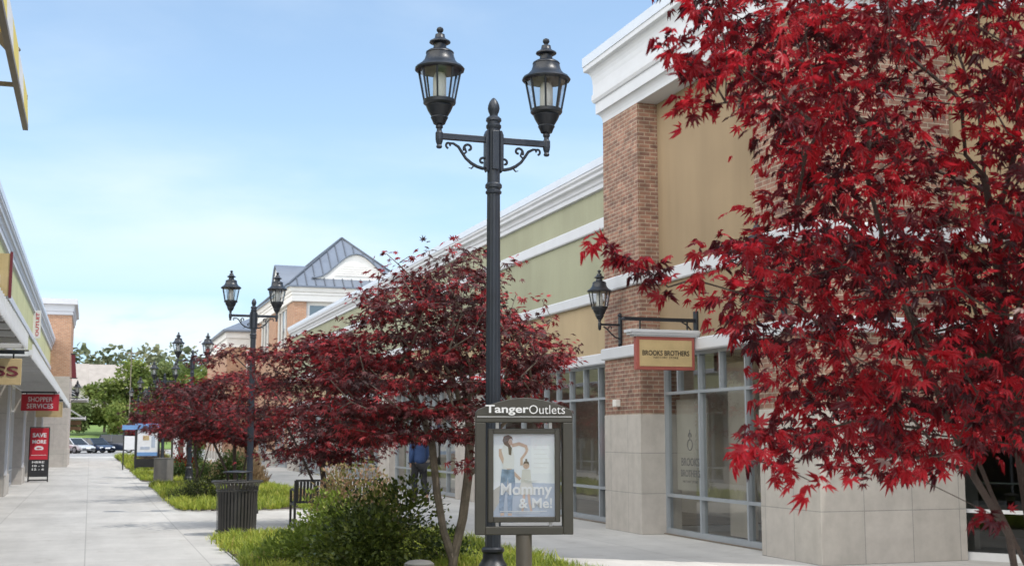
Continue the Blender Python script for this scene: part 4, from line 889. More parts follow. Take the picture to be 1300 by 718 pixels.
# far low shops behind the tower
fs = thing('far_shop', 'farthest left shop front with white slatted canopy', 'building', (-4, 88, 0))
b = MB(); b.box(-8, 77.6, 0, -2.0, 101, 5.4); part('wall', b, M['stone_warm'], fs)
b = MB(); b.sweep([(-2.0, 77.6), (-2.0, 101), (-8, 101)], [(-.3, 5.38), (.1, 5.38), (.25, 5.7), (.25, 5.85), (-.3, 5.85)]); part('cornice', b, M['trim'], fs)
canopy(fs, -2.0, -.2, 80, 86, 3.75); canopy(fs, -2.0, -.35, 90, 97, 2.75)
b = MB(); b.box(-2.0, 92, 2.35, -.6, 92.1, 2.65); b.box(-2.0, 92, 2.0, -.6, 92.1, 2.25); part('timber_panel', b, M['brown_wood'], fs)

# ------------------------------------------------------------------ far pavilion with hipped seam roof (right, behind the long shop)
pv = thing('pavilion_building', 'brick pavilion with blue grey seamed hip roof and curved white eyebrow gables', 'building', (12.4, 70, 0))
ex0, ey0, ex1, ey1, ez, w_, hr = 9.1, 62.0, 15.64, 77.6, 9.09, 3.27, 2.98
f0 = [(ex0, ey0, ez), (ex1, ey0, ez), (ex1, ey1, ez), (ex0, ey1, ez)]; ra, rb = (ex0+w_, ey0+w_, ez+hr), (ex0+w_, ey1-w_, ez+hr)
b = MB(); b.face([f0[0], f0[1], ra]); b.face([f0[1], f0[2], rb, ra]); b.face([f0[2], f0[3], rb]); b.face([f0[3], f0[0], ra, rb]); b.face(f0[::-1])
b.box(ex0, ey0, ez-.08, ex1, ey1, ez-.001)
rf = part('roof', b, M['roof'], pv)
sm = MB()
for i in range(1, 14):
    x = ex0+(ex1-ex0)*i/14; r_ = min(x-ex0, ex1-x); sm.bar((x, ey0, ez+.02), (x, ey0+r_, ez+.02+hr*r_/w_), .045, .06)
for i in range(1, 33):
    y = ey0+(ey1-ey0)*i/33; r_ = min(y-ey0, ey1-y, w_); sm.bar((ex0, y, ez+.02), (ex0+r_, y, ez+.02+hr*r_/w_), .045, .06)
for p, q in ((f0[0], ra), (f0[1], ra), (f0[3], rb), (f0[2], rb), (ra, rb)): sm.bar((p[0], p[1], p[2]+.03), (q[0], q[1], q[2]+.03), .09, .09)
part('roof_seams', sm, M['roof_seam'], rf)
b = MB(); b.sweep([(ex0+.3, ey1-.3), (ex0+.3, ey0+.3), (ex1-.3, ey0+.3)][::1], [(-.2, 8.30), (.02, 8.30), (.06, 8.32), (.06, 8.62), (.10, 8.64), (.10, 8.76), (.16, 8.80), (.2, 8.98), (.26, 9.0), (-.2, 9.0)])
part('entablature', b, M['white_bright'], pv)
b = MB(); b.box(ex0+.34, ey0+.34, .75, ex0+.98, ey0+.9, 8.32); b.box(ex1-.98, ey0+.34, .75, ex1-.34, ey0+.9, 8.32)
b.box(ex0+.98, ey0+.6, .75, ex1-.98, ey0+.9, 5.6)
b.box(ex0+.34, ey0+.9, .75, ex0+.6, ey0+2.6, 8.32); b.box(ex0+.34, ey0+6.4, .75, ex0+.6, ey0+9.4, 8.32); b.box(ex0+.34, ey1-2.2, .75, ex0+.6, ey1-.4, 8.32)
b.box(ex0+.34, ey0+2.6, 3.2, ex0+.6, ey0+6.4, 6.2); b.box(ex0+.34, ey0+9.4, 3.2, ex0+.6, ey1-2.2, 6.2)
b.box(ex1-.6, ey0+.9, .75, ex1-.34, ey1-.4, 8.32); b.box(ex0+.6, ey1-.7, .75, ex1-.6, ey1-.4, 8.32)
part('brick_wall', b, M['brick_tan'], pv)
b = MB(); b.box(ex0+.30, ey0+.30, 0, ex0+1.4, ey0+.95, .75); b.box(ex0+.30, ey0+6.3, 0, ex0+.65, ey0+9.5, .75); b.box(ex0+.30, ey1-2.3, 0, ex0+.65, ey1-.4, .75); b.box(ex0+1.4, ey0+.55, 0, ex1-.3, ey0+.95, .75)
part('plinth', b, M['stone'], pv)
window(pv, (ex0+1.0, ey0+.5), (ex1-1.0, ey0+.5), 5.6, 8.3, [2.3, 3.0], [], mat='white_bright', gmat='glass_mirror', sill=.06, wd=.16)
for a, c in ((ey0+2.6, ey0+6.4), (ey0+9.4, ey1-2.2)):
    window(pv, (ex0+.42, c), (ex0+.42, a), 6.2, 8.3, [1.2, 2.5], [], mat='white_bright', gmat='glass_mirror', sill=.06, wd=.1)
    window(pv, (ex0+.42, c), (ex0+.42, a), 0, 3.2, [1.2, 2.5], [.6, 2.3])
def eyebrow(along, c, half, h, zb, front, back):
    """bell shaped dormer; along = axis of its width"""
    n = 24; prof = [(c+half*(-1+2*i/n), zb+h*(.5+.5*math.cos(PI*(-1+2*i/n)))**1.15) for i in range(n+1)]
    ax = 'y' if along == 'x' else 'x'
    fc = MB(); fc.extr(prof, ax, front, front+(.1 if back > front else -.1))
    gf = part('dormer_gable', fc, M['white_bright'], pv)
    sg = 1 if back > front else -1
    rm = MB()
    up_ = [(p[0], p[1]+.07) for p in prof]
    poly = [(c-half, zb-.0)]+up_+[(c+half, zb-.0)]
    rm.extr(up_+[(p[0], p[1]+.012) for p in prof[::-1]], ax, front-.12*sg, back)
    part('dormer_roof', rm, M['roof'], pv)
    iv = MB(); hp = [(c+half*.50*math.cos(a), zb+.16+h*.50*math.sin(a)) for a in [PI*i/12 for i in range(13)]]
    iv.extr(hp, ax, front-.02*sg, front-.001*sg); o = part('dormer_vent', iv, M['white_bright'], gf)
    sl = MB()
    for k in range(5):
        z = zb+.2+k*h*.09; hw = half*.46*math.sqrt(max(0, 1-((z-zb-.16)/(h*.5))**2))
        if ax == 'y': sl.box(c-hw, front-.05 if sg > 0 else front, z, c+hw, front-.021*sg, z+.02)
        else: sl.box(front-.05, c-hw, z, front-.021, c+hw, z+.02)
    part('louvre', sl, M['white_bright'], o)
eyebrow('x', 12.6, 2.25, 1.3, ez+.42, ey0+.45, ey0+2.6)
eyebrow('y', 69.4, 2.2, 1.55, ez+.35, ex0+.42, ex0+2.6)

# lower hipped wing beyond it
lb = thing('low_wing_building', 'lower brick wing with dark hip roof at the far end of the right side', 'building', (12, 84, 0))
b = MB(); q = [(7.5, 78, 8.1), (16, 78, 8.1), (16, 92, 8.1), (7.5, 92, 8.1)]; a_, c_ = (11.2, 81.5, 9.9), (11.2, 88.5, 9.9)
b.face([q[0], q[1], a_]); b.face([q[1], q[2], c_, a_]); b.face([q[2], q[3], c_]); b.face([q[3], q[0], a_, c_]); b.box(7.5, 78, 8.0, 16, 92, 8.099)
part('roof', b, M['roof'], lb)
b = MB(); b.box(7.8, 78.3, 7.05, 15.7, 91.7, 8.0); b.box(7.72, 78.22, 7.6, 15.78, 91.78, 7.99); part('entablature', b, M['white_bright'], lb)
b = MB(); b.box(7.82, 78.32, .6, 15.68, 91.68, 7.05); part('brick_wall', b, M['brick_tan'], lb)
b = MB(); b.box(7.78, 78.28, 0, 15.72, 91.72, .6); part('plinth', b, M['stone'], lb)
window(lb, (9.0, 78.25), (10.2, 78.25), 4.6, 6.9, [.6], [5.9], mat='white_bright', gmat='glass_dark', wd=.09)
window(lb, (7.76, 90), (7.76, 80), 0.0, 3.0, [2, 4, 6, 8], [2.2], mat='white_bright', gmat='glass_dark', wd=.12)

# ------------------------------------------------------------------ far houses, pole
def house(name, label, x0, y0, x1, y1, zb, ze, zr):
    t = thing(name, label, 'house', ((x0+x1)/2, (y0+y1)/2, zb), 'houses on the hill')
    b = MB(); b.box(x0+.4, y0+.4, zb, x1-.4, y1-.4, ze); part('wall', b, M['siding'], t)
    ym = (y0+y1)/2
    b = MB(); b.extr([(y0, ze-.1), (ym, zr), (y1, ze-.1), (y1, ze-.4), (ym, zr-.3), (y0, ze-.4)], 'x', x0, x1); part('roof', b, M['shingle'], t)
    b = MB(); b.extr([(y0+.5, ze-.1), (y1-.5, ze-.1), (ym, zr-.35)], 'x', x0+.41, x1-.41); part('gable', b, M['siding'], t)
    k = max(2, int((x1-x0)/4))
    for i in range(k):
        x = x0+(x1-x0)*(i+.5)/k; part('window', MB().box(x-.6, y0+.34, zb+(ze-zb)*.45, x+.6, y0+.4, zb+(ze-zb)*.8), M['glass_dark'], t)
    return t
house('far_house', 'long pale roofed house on the hill between the brick tower and the trees', -6, 205, 12, 217, 6.0, 9.4, 13.0)
house('far_house', 'small gabled house just right of the orange brick tower on the hill', -8, 194, -.5, 203, 6.0, 9.0, 12.4)
up_ = thing('utility_pole', 'slim pale utility pole standing in front of the green trees', 'pole', (4.2, 150, 2.0))
b = MB().lathe([(.07, -.5), (.05, 9.8)], (4.2, 150, 2.0), 8); part('pole', b, M['bark'], up_, smooth=True)
b = MB(); b.box(3.5, 149.95, 11.0, 4.9, 150.05, 11.12); part('crossarm', b, M['bark'], up_)

# ------------------------------------------------------------------ parked cars
M['car_glass'] = plain('dark car glass', (.02, .025, .03), .08, .05, 2)
M['tyre'] = plain('tyre rubber', (.02, .02, .02), .8, .1, 5); M['rim'] = plain('alloy rim', (.55, .56, .58), .3, .05, 5, metal=.7)
M['tail'] = plain('red lamp lens', (.35, .01, .01), .2, .05, 5); M['head'] = plain('clear lamp lens', (.75, .78, .8), .15, .05, 5)
def paint(name, c):
    m = plain(name, c, .3, .04, 1.5, metal=.25); m.node_tree.nodes['Principled BSDF'].inputs['Coat Weight'].default_value = .8; return m
def car(label, loc, rz, c, suv, pname):
    t = thing('parked_car', label, 'car', loc, 'cars parked at the end of the promenade', rz)
    L, Wd, Hh = (4.7, 1.85, 1.72) if suv else (4.5, 1.78, 1.42)
    hl, hw = L/2, Wd/2; bz = .92 if suv else .82
    # body: lofted along x with rounded side section
    st = [(-hl, .42, .62, .80), (-hl+.10, .28, bz-.06, .92), (-hl+.6, .22, bz, 1), (-.6, .2, bz+.02, 1), (.7, .2, bz, 1), (hl-.9, .22, bz-.04, .99), (hl-.25, .26, bz-.14, .93), (hl, .40, bz-.30, .78)]
    b = MB(); k = 8
    for x, zl, zh, ws in st:
        y = hw*ws
        b.v += [(x, -y*.86, zl), (x, -y, zl+.10), (x, -y, zh-.22), (x, -y*.93, zh), (x, y*.93, zh), (x, y, zh-.22), (x, y, zl+.10), (x, y*.86, zl)]
    for i in range(len(st)-1):
        for j in range(k): j2 = (j+1) % k; b.f.append((i*k+j, i*k+j2, (i+1)*k+j2, (i+1)*k+j))
    b.f.append(tuple(range(k))); b.f.append(tuple((len(st)-1)*k+j for j in range(k)))
    pm = M.setdefault(pname, paint(pname, c)); body = part('body', b, pm, t, smooth=True, local=True)
    g0, g1, g2, g3 = (-hl+.12, -hl+.55, .55, 1.35) if suv else (-hl+.75, -hl+1.35, .35, 1.2)
    cb = MB(); tw_ = .76
    lo = [(g0, bz), (g3, bz-.01)]; hi = [(g1, Hh-.05), (g2, Hh-.05)]
    V = [(lo[0][0], -hw*.92, bz), (lo[1][0], -hw*.92, bz), (lo[1][0], hw*.92, bz), (lo[0][0], hw*.92, bz), (hi[0][0], -hw*tw_, Hh-.05), (hi[1][0], -hw*tw_, Hh-.05), (hi[1][0], hw*tw_, Hh-.05), (hi[0][0], hw*tw_, Hh-.05)]
    cb.v = V; cb.f = [(0,3,2,1),(4,5,6,7),(0,1,5,4),(1,2,6,5),(2,3,7,6),(3,0,4,7)]
    part('windows', cb, M['car_glass'], t, local=True)
    r = MB(); r.box(hi[0][0]-.02, -hw*tw_-.01, Hh-.055, hi[1][0]+.02, hw*tw_+.01, Hh)
    for s in (-1, 1):
        r.bar((lo[0][0], s*hw*.925, bz), (hi[0][0], s*hw*(tw_+.01), Hh-.05), .10, .04); r.bar((lo[1][0], s*hw*.925, bz), (hi[1][0], s*hw*(tw_+.01), Hh-.05), .08, .04)
        xm = (g1+g2)/2+.1; r.bar((xm, s*hw*.93, bz), (xm-.05, s*hw*(tw_+.012), Hh-.05), .09, .03)
    part('roof', r, pm, t, local=True, bevel=.015)
    for sx in (-1, 1):
        for s in (-1, 1):
            wcx = sx*(hl-.88)
            y0_, y1_ = sorted((s*(hw-.20), s*(hw+.012)))
            w = MB(); w.extr([(wcx+.33*math.cos(2*PI*i/20), .33+.33*math.sin(2*PI*i/20)) for i in range(20)], 'y', y0_, y1_)
            wh = part('wheel', w, M['tyre'], t, local=True, bevel=.03)
            ya, yb = sorted((s*(hw+.0), s*(hw+.02)))
            w = MB(); w.extr([(wcx+.21*math.cos(2*PI*i/16), .33+.21*math.sin(2*PI*i/16)) for i in range(16)], 'y', ya, yb); part('rim', w, M['rim'], wh, local=True)
    for s in (-1, 1):
        y0_, y1_ = sorted((s*hw*.55, s*hw*.86))
        l = MB(); l.box(hl-.10, y0_, bz-.36, hl-.005, y1_, bz-.22); part('headlight', l, M['head'], t, local=True)
        l = MB(); l.box(-hl-.01, y0_, bz-.26, -hl+.14, y1_, bz-.10); part('tail_light', l, M['tail'], t, local=True)
    part('number_plate', MB().box(hl-.02, -.26, .42, hl+.012, .26, .54), M['white'], t, local=True); part('number_plate', MB().box(-hl-.012, -.26, .52, -hl+.02, .26, .64), M['white'], t, local=True)
    return t
car('small red car mostly hidden behind the brick tower', (-3.1, 121.5, 0), rad(-105), (.42, .02, .03), False, 'red car paint')
car('silver sedan parked nearest the brick tower', (-1.45, 124, 0), rad(-52), (.58, .60, .63), False, 'silver car paint')
car('navy blue hatchback between the silver sedan and the large dark car', (.45, 125.5, 0), rad(-58), (.025, .04, .085), False, 'navy car paint')
car('large dark blue sport utility car, rightmost of the parked cars', (2.9, 127, 0), rad(-35), (.02, .03, .055), True, 'dark car paint')

# ------------------------------------------------------------------ map stand and far poster frames
mp = thing('map_stand', 'tall map stand with blue header beyond the grey bin', 'sign', (2.6, 57, 0))
b = MB()
for x in (2.12, 3.08): b.box(x-.04, 56.95, 0, x+.04, 57.05, 2.15)
b.box(2.16, 56.97, .25, 3.04, 57.03, .62); b.box(2.16, 56.97, .66, 3.04, 57.03, .70); part('stand_frame', b, M['steel_black'], mp)
b = MB(); b.box(2.17, 56.98, .74, 3.03, 57.02, 1.86); part('map_panel', b, M['poster'], mp)
M['p_blue'] = plain('sign blue', (.17, .33, .62), .4, .06, 5)
b = MB(); b.box(2.06, 56.92, 1.88, 3.14, 57.08, 2.14); part('header', b, M['p_blue'], mp)
b = MB(); b.box(2.17, 56.972, .74, 3.03, 56.979, .90); part('footer_print', b, M['p_blue'], mp)
b = MB(); b.box(2.4, 56.973, 1.42, 2.66, 56.979, 1.62); part('map_print', b, M['sign_tan'], mp)
b = MB(); b.box(2.76, 56.973, 1.1, 2.92, 56.979, 1.6); b.box(2.3, 56.973, 1.02, 2.7, 56.979, 1.14); part('map_print', b, M['p_floor'], mp)
for o in children(mp): o.location.x -= .20
pf2 = thing('poster_stand', 'low poster frame with a dark figure on white, right of the map stand', 'sign', (3.65, 55, 0))
b = MB(); b.box(3.28, 54.96, .55, 3.36, 55.04, 1.95); b.box(4.02, 54.96, .55, 4.10, 55.04, 1.95); b.box(3.36, 54.96, .55, 4.02, 55.04, .66); b.box(3.36, 54.96, 1.85, 4.02, 55.04, 1.95); b.box(3.62, 54.97, 0, 3.76, 55.03, .55)
part('stand_frame', b, M['frame'], pf2)
b = MB(); b.box(3.36, 54.98, .66, 4.02, 55.02, 1.85); part('poster', b, M['poster'], pf2)
b = MB(); b.extr([(3.58, .8), (3.78, .8), (3.80, 1.3), (3.76, 1.42), (3.72, 1.44), (3.73, 1.55), (3.66, 1.58), (3.62, 1.52), (3.62, 1.44), (3.56, 1.38)], 'y', 54.972, 54.979); part('printed_figure', b, M['p_hair'], pf2)
bk = thing('banner_stand', 'pale blue topped notice stand left of the map stand', 'sign', (2.15, 63, 0))
b = MB(); b.box(1.52, 62.97, 0, 1.58, 63.03, 2.0); b.box(2.06, 62.97, 0, 2.12, 63.03, 2.0); part('stand_frame', b, M['steel_black'], bk)
b = MB(); b.box(1.46, 62.94, 1.9, 2.16, 63.06, 2.12); part('header', b, M['p_blue'], bk)
b = MB(); b.box(1.58, 62.98, .95, 2.06, 63.02, 1.6); part('panel', b, M['poster'], bk)

# ------------------------------------------------------------------ person in blue walking by the windows
def skin_body(name, verts, edges, rads, mat, parent, root=0, sub=2):
    me = bpy.data.meshes.new(name); me.from_pydata(verts, edges, [])
    o = link(bpy.data.objects.new(name, me)); o.parent = parent
    s = o.modifiers.new('skin', 'SKIN'); s.use_smooth_shade = True
    for i, r in enumerate(rads):
        q = me.skin_vertices[0].data[i]; q.radius = (r, r) if not isinstance(r, tuple) else r; q.use_root = (i == root)
    u = o.modifiers.new('sub', 'SUBSURF'); u.levels = sub; u.render_levels = sub
    me.materials.append(mat); return o
M['skin'] = plain('skin', (.42, .25, .17), .55, .06, 8); M['navy'] = plain('bright navy shirt', (.03, .065, .17), .8, .12, 9, .3)
M['trouser'] = plain('dark trousers', (.022, .022, .026), .85, .2, 9, .3); M['hair'] = plain('dark hair', (.03, .02, .015), .7, .2, 20)
pe = thing('person', 'person in a blue top and dark trousers walking away past the shop windows', 'person', (7.75, 30.2, 0), rz=rad(10))
bv = [(0,0,.95),(0,.01,1.10),(0,.02,1.25),(0,.02,1.38),(0,.03,1.46),(0,.06,1.56),(0,.07,1.66),
      (-.17,.02,1.38),(-.22,-.02,1.13),(-.20,.06,.90),(-.19,.10,.82),(.17,.02,1.38),(.23,.06,1.13),(.20,.18,.93),(.19,.22,.86),
      (-.09,0,.90),(-.10,.08,.50),(-.10,-.02,.10),(-.10,.12,.05),(.09,0,.90),(.10,-.04,.50),(.10,-.26,.13),(.10,-.16,.05)]
be = [(0,1),(1,2),(2,3),(3,4),(4,5),(5,6),(3,7),(7,8),(8,9),(9,10),(3,11),(11,12),(12,13),(13,14),(0,15),(15,16),(16,17),(17,18),(0,19),(19,20),(20,21),(21,22)]
br = [.13,.12,.13,.11,.055,.085,.09,.06,.045,.036,.03,.06,.045,.036,.03,.09,.06,.042,.035,.09,.06,.042,.035]
skin_body('body', bv, be, br, M['skin'], pe)
sv = [(0,0,.86),(0,.01,1.10),(0,.02,1.27),(0,.02,1.40),(-.18,.02,1.39),(-.23,-.02,1.12),(.18,.02,1.39),(.24,.06,1.12),(-.205,.05,.93),(.205,.17,.95)]
skin_body('shirt', sv, [(0,1),(1,2),(2,3),(3,4),(4,5),(3,6),(6,7),(5,8),(7,9)], [(.20,.16),(.18,.15),(.19,.15),(.13,.12),.085,.065,.085,.065,.05,.05], M['navy'], pe)
tv = [(0,0,.94),(-.10,0,.86),(-.105,.08,.50),(-.105,-.02,.12),(.10,0,.86),(.105,-.04,.50),(.105,-.25,.15)]
skin_body('trousers', tv, [(0,1),(1,2),(2,3),(0,4),(4,5),(5,6)], [(.19,.15),.12,.085,.07,.12,.085,.07], M['trouser'], pe)
h = MB().lathe([(.02,.0),(.08,.02),(.10,.07),(.095,.13),(.06,.17),(.01,.18)], (0,.055,1.60), 14); part('hair', h, M['hair'], pe, smooth=True, local=True)
for x, y in ((-.105, .09), (.105, -.19)):
    h = MB().extr([(y-.10, .0), (y+.17, .0), (y+.17, .05), (y+.05, .10), (y-.08, .11)], 'x', x-.05, x+.05)
    part('shoe', h, M['hair'], pe, local=True, bevel=.02)

# ------------------------------------------------------------------ foliage
import numpy as np
def maple_leaf(lobes, curl, fold=.05):
    """unit leaf in local space: stalk at origin, tip towards +x, lobes as folded blades; returns verts, tris"""
    V, F = [], []
    for ang, ln in lobes:
        a = rad(ang); ca, sa = math.cos(a), math.sin(a); n = len(V); w = .135*ln if abs(ang) < 100 else .2*ln
        for u, v, z in ((0, 0, 0), (.42*ln, w, fold), (ln, 0, -curl*ln*ln), (.42*ln, -w, fold)):
            V.append((u*ca-v*sa, u*sa+v*ca, z-(curl*.3*u*u)))
        F += [(n, n+2, n+1), (n, n+3, n+2)]
    return np.array(V), np.array(F)
L7 = maple_leaf([(0, 1), (36, .95), (-36, .95), (74, .78), (-74, .78), (118, .48), (-118, .48)], .22)
L7b = maple_leaf([(0, 1), (34, .93), (-37, .97), (70, .74), (-76, .80), (112, .46), (-122, .5)], .45, .09)
L7c = maple_leaf([(0, 1), (30, .9), (-33, .92), (62, .7), (-66, .74), (104, .42), (-110, .44)], .75, .14)
L5 = maple_leaf([(0, 1), (42, .92), (-42, .92), (90, .66), (-90, .66)], .25)
LBLADE = (np.array([(0, -.5, 0), (.45, 0, .04), (1, 0, -.08), (0, .5, 0)])*np.array([1, .30, 1]), np.array([(0, 1, 3), (1, 2, 3)]))
LOVAL = (np.array([(0, 0, 0), (.45, .30, .07), (1, 0, -.10), (.45, -.30, .07)]), np.array([(0, 2, 1), (0, 3, 2)]))
LCLUMP = (np.array([(0, 0, 0), (.45, .36, .12), (1.0, .12, -.05), (.55, -.34, .10), (.2,-.5,-.1), (.75,.55,-.12)]), np.array([(0, 2, 1), (0, 3, 2), (0, 4, 3), (1, 2, 5)]))
def leaves(name, mat, pts, dirs, ups, sizes, kinds, parent=None, tint=None, rng=None):
    """one mesh of many leaves. pts/dirs/ups: Nx3 arrays (world), kinds: list of leaf templates"""
    N = len(pts); rng = rng or np.random.default_rng(1)
    d = dirs/np.linalg.norm(dirs, axis=1)[:, None]
    s = np.cross(ups, d); s /= np.maximum(np.linalg.norm(s, axis=1)[:, None], 1e-6); u = np.cross(d, s)
    which = rng.integers(0, len(kinds), N)
    VV, FF, TT = [], [], []; off = 0
    tint = rng.random(N) if tint is None else tint
    for k, (V, F) in enumerate(kinds):
        ix = np.where(which == k)[0]
        if not len(ix): continue
        P = pts[ix][:, None, :]+sizes[ix][:, None, None]*(V[None, :, 0:1]*d[ix][:, None, :]+V[None, :, 1:2]*s[ix][:, None, :]+V[None, :, 2:3]*u[ix][:, None, :])
        VV.append(P.reshape(-1, 3)); f = F[None]+(np.arange(len(ix))*len(V))[:, None, None]+off
        FF.append(f.reshape(-1, 3)); TT.append(np.repeat(tint[ix], len(F))); off += len(ix)*len(V)
    V = np.concatenate(VV); F = np.concatenate(FF); T = np.concatenate(TT)
    me = bpy.data.meshes.new(name); me.vertices.add(len(V)); me.vertices.foreach_set('co', V.astype(np.float32).ravel())
    me.loops.add(F.size); me.loops.foreach_set('vertex_index', F.astype(np.int32).ravel())
    me.polygons.add(len(F)); me.polygons.foreach_set('loop_start', np.arange(0, F.size, 3, dtype=np.int32))
    me.update(calc_edges=True); me.validate()
    at = me.attributes.new('tint', 'FLOAT', 'FACE'); at.data.foreach_set('value', T.astype(np.float32))
    me.materials.append(mat)
    if parent is not None: return part(name, me, mat, parent)
    return link(bpy.data.objects.new(name, me))

def skeleton(trunks, clusters, seed, step=.28, lift=.25, r0=.0045, gnarl=.03, steer=.6, cap=.06):
    """grow limbs from given trunk polylines to every leaf cluster; returns edge tubes with pipe-model radii"""
    rg = random.Random(seed)
    nodes = []; par = []
    for tr in trunks:
        prev = -1
        pts = [Vector(p) for p in tr[0]]; join = tr[1]
        for i, p in enumerate(pts):
            if i == 0 and join is not None:
                prev = min(range(len(nodes)), key=lambda k: (nodes[k]-p).length); continue
            a = nodes[prev] if prev >= 0 else None
            if a is None: nodes.append(p); par.append(-1); prev = len(nodes)-1; continue
            m = max(1, int((p-a).length/step))
            for j in range(1, m+1):
                q = a.lerp(p, j/m)+Vector((rg.gauss(0, gnarl*.5), rg.gauss(0, gnarl*.5), 0)); nodes.append(q); par.append(prev); prev = len(nodes)-1
    c0 = nodes[len(nodes)//3]
    tips = []
    for c in sorted((Vector(c) for c in clusters), key=lambda c: (c-c0).length):
        best, bd = 0, 1e9
        for k, p in enumerate(nodes):
            v = c-p; d = v.length
            dd = d*(1+.55*max(0, -v.z/(d+1e-6)))          # limbs rise, they seldom dive
            if par[k] >= 0 and d > 1e-6:
                w = (p-nodes[par[k]]); 
                if w.length > 1e-6: dd *= 1+steer*.5*(1-w.normalized().dot(v/d))
            else: dd *= 1.6
            if dd < bd: bd, best = dd, k
        a = nodes[best]; d = (c-a).length; m = max(1, int(d/step)); prev = best
        for j in range(1, m+1):
            t = j/m; q = a.lerp(c, t)
            if j < m: q += Vector((rg.gauss(0, gnarl), rg.gauss(0, gnarl), -lift*d*.35*math.sin(PI*t)*.5+rg.gauss(0, gnarl*.6)))
            nodes.append(q); par.append(prev); prev = len(nodes)-1
        tips.append(prev)
    load = [0.]*len(nodes)
    for k in tips: load[k] += 1
    for k in range(len(nodes)-1, -1, -1):
        if par[k] >= 0: load[par[k]] += load[k]
    rr = [min(cap, r0*max(1, l)**.46) for l in load]
    return nodes, par, rr
def limbs(nodes, par, rr, trunk_r=None, nside=7):
    mb = MB(); kids = {}
    for k, p in enumerate(par): kids.setdefault(p, []).append(k)
    def chain(k):
        idx = [par[k], k] if par[k] >= 0 else [k]
        while kids.get(idx[-1]):
            nx_ = max(kids[idx[-1]], key=lambda q: rr[q])
            for q in kids[idx[-1]]:
                if q != nx_: starts.append(q)
            idx.append(nx_)
        return idx
    starts = list(kids.get(-1, []))
    while starts:
        k = starts.pop(); ix = chain(k)
        if len(ix) < 2: continue
        rs = [rr[i] for i in ix]
        if par[k] >= 0: rs[0] = min(rr[ix[0]], rr[ix[1]]*1.25)
        n = nside if max(rs) > .012 else 4
        mb.tube([nodes[i] for i in ix], rs, n)
    return mb

def spray_leaves(clusters, nodes, per, spread, size, seed, flat=.55, droop=.5, centre=None, mat_bright=False):
    rg = np.random.default_rng(seed); C = np.array([tuple(c) for c in clusters]); N = len(C)*per
    base = np.repeat(C, per, 0)
    off = rg.normal(0, 1, (N, 3))*np.array([spread, spread, spread*flat]); pts = base+off
    cen = np.array(centre)
    out = pts-cen; out[:, 2] *= .2; out /= np.linalg.norm(out, axis=1)[:, None]+1e-6
    d = out*.55+off/(np.linalg.norm(off, axis=1)[:, None]+1e-6)*.7+rg.normal(0, .45, (N, 3)); d[:, 2] -= droop*rg.random(N)*1.3
    up = rg.normal(0, .42, (N, 3))+np.array([0, 0, 1.])+out*.25
    sz = size*(.6+.65*rg.random(N))
    # colour drifts from spray to spray (young red sprays, older maroon ones)
    tint = np.clip(np.repeat(rg.normal(.58 if mat_bright else .54, .24, len(C)), per)+rg.normal(0, .17, N), 0, .965)
    pale = rg.random(N) < .011; tint[pale] = .995
    return pts, d, up, sz, tint

def maple(label, base, trunks, clusters, per, spread, size, kinds, mat, bark, seed, tips=(), tip=(6, .03), cap=.06, r0=.0045, centre=None, gnarl=.03, step=.28, group='red leaved maples in the planting beds'):
    t = thing('maple_tree', label, 'tree', base, group)
    nd, pr, rr = skeleton(trunks, list(clusters)+list(tips), seed, cap=cap, r0=r0, gnarl=gnarl, step=step)
    part('trunk', limbs(nd, pr, rr), M[bark], t, smooth=True)
    P, D, U, S, T = spray_leaves(clusters, nd, per, spread, size, seed, centre=centre, flat=.32 if mat == 'maple_mid' else .5, mat_bright=mat == 'maple')
    if mat == 'maple_mid': T = np.clip(T-.03, 0, .97)
    if len(tips):
        E = spray_leaves(tips, nd, tip[0], tip[1], size, seed+7, centre=centre); E = (*E[:4], np.clip(E[4]+.22, 0, .96))
        P, D, U, S, T = (np.concatenate(q) for q in zip((P, D, U, S, T), E))
    leaves('crown', M[mat], P, D, U, S, kinds, parent=t, tint=T, rng=np.random.default_rng(seed+1))
    return t
def unpack(s): return [tuple(int(c)/100 for c in p.split(',')) for p in s.split()]
NC = unpack(NEAR_CROWN)
maple('near red maple filling the right of the picture, its bright leaves close to the camera', (2.72, 3.1, 0),
      [([(2.72, 3.1, 0), (2.70, 3.08, .6), (2.66, 3.06, 1.15), (2.63, 3.05, 1.5), (2.62, 3.1, 2.0), (2.6, 3.15, 2.6), (2.55, 3.3, 3.1)], None),
       ([(2.68, 3.07, 1.0), (2.50, 2.98, 1.32), (2.36, 2.95, 1.50), (2.30, 2.98, 1.66), (2.28, 3.05, 1.85), (2.2, 3.1, 2.2)], 0),
       ([(2.67, 3.07, 1.1), (2.52, 3.05, 1.42), (2.40, 3.1, 1.75), (2.3, 3.2, 2.05), (2.1, 3.25, 2.35)], 0),
       ([(2.64, 3.05, 1.45), (2.75, 3.2, 1.9), (2.85, 3.3, 2.4)], 0)],
      NC, 19, .060, .034, [L7, L7b, L7c], 'maple', 'bark_dark', 3, cap=.031, r0=.0012, centre=(2.45, 3.3, 1.9), gnarl=.012, step=.16, tips=unpack(NEAR_TIPS), tip=(9, .026))
rl = random.Random(9)
MC = [(a, b, round(c/.27)*.27+rl.gauss(0, .045)) for a, b, c in unpack(MID_CROWN)]
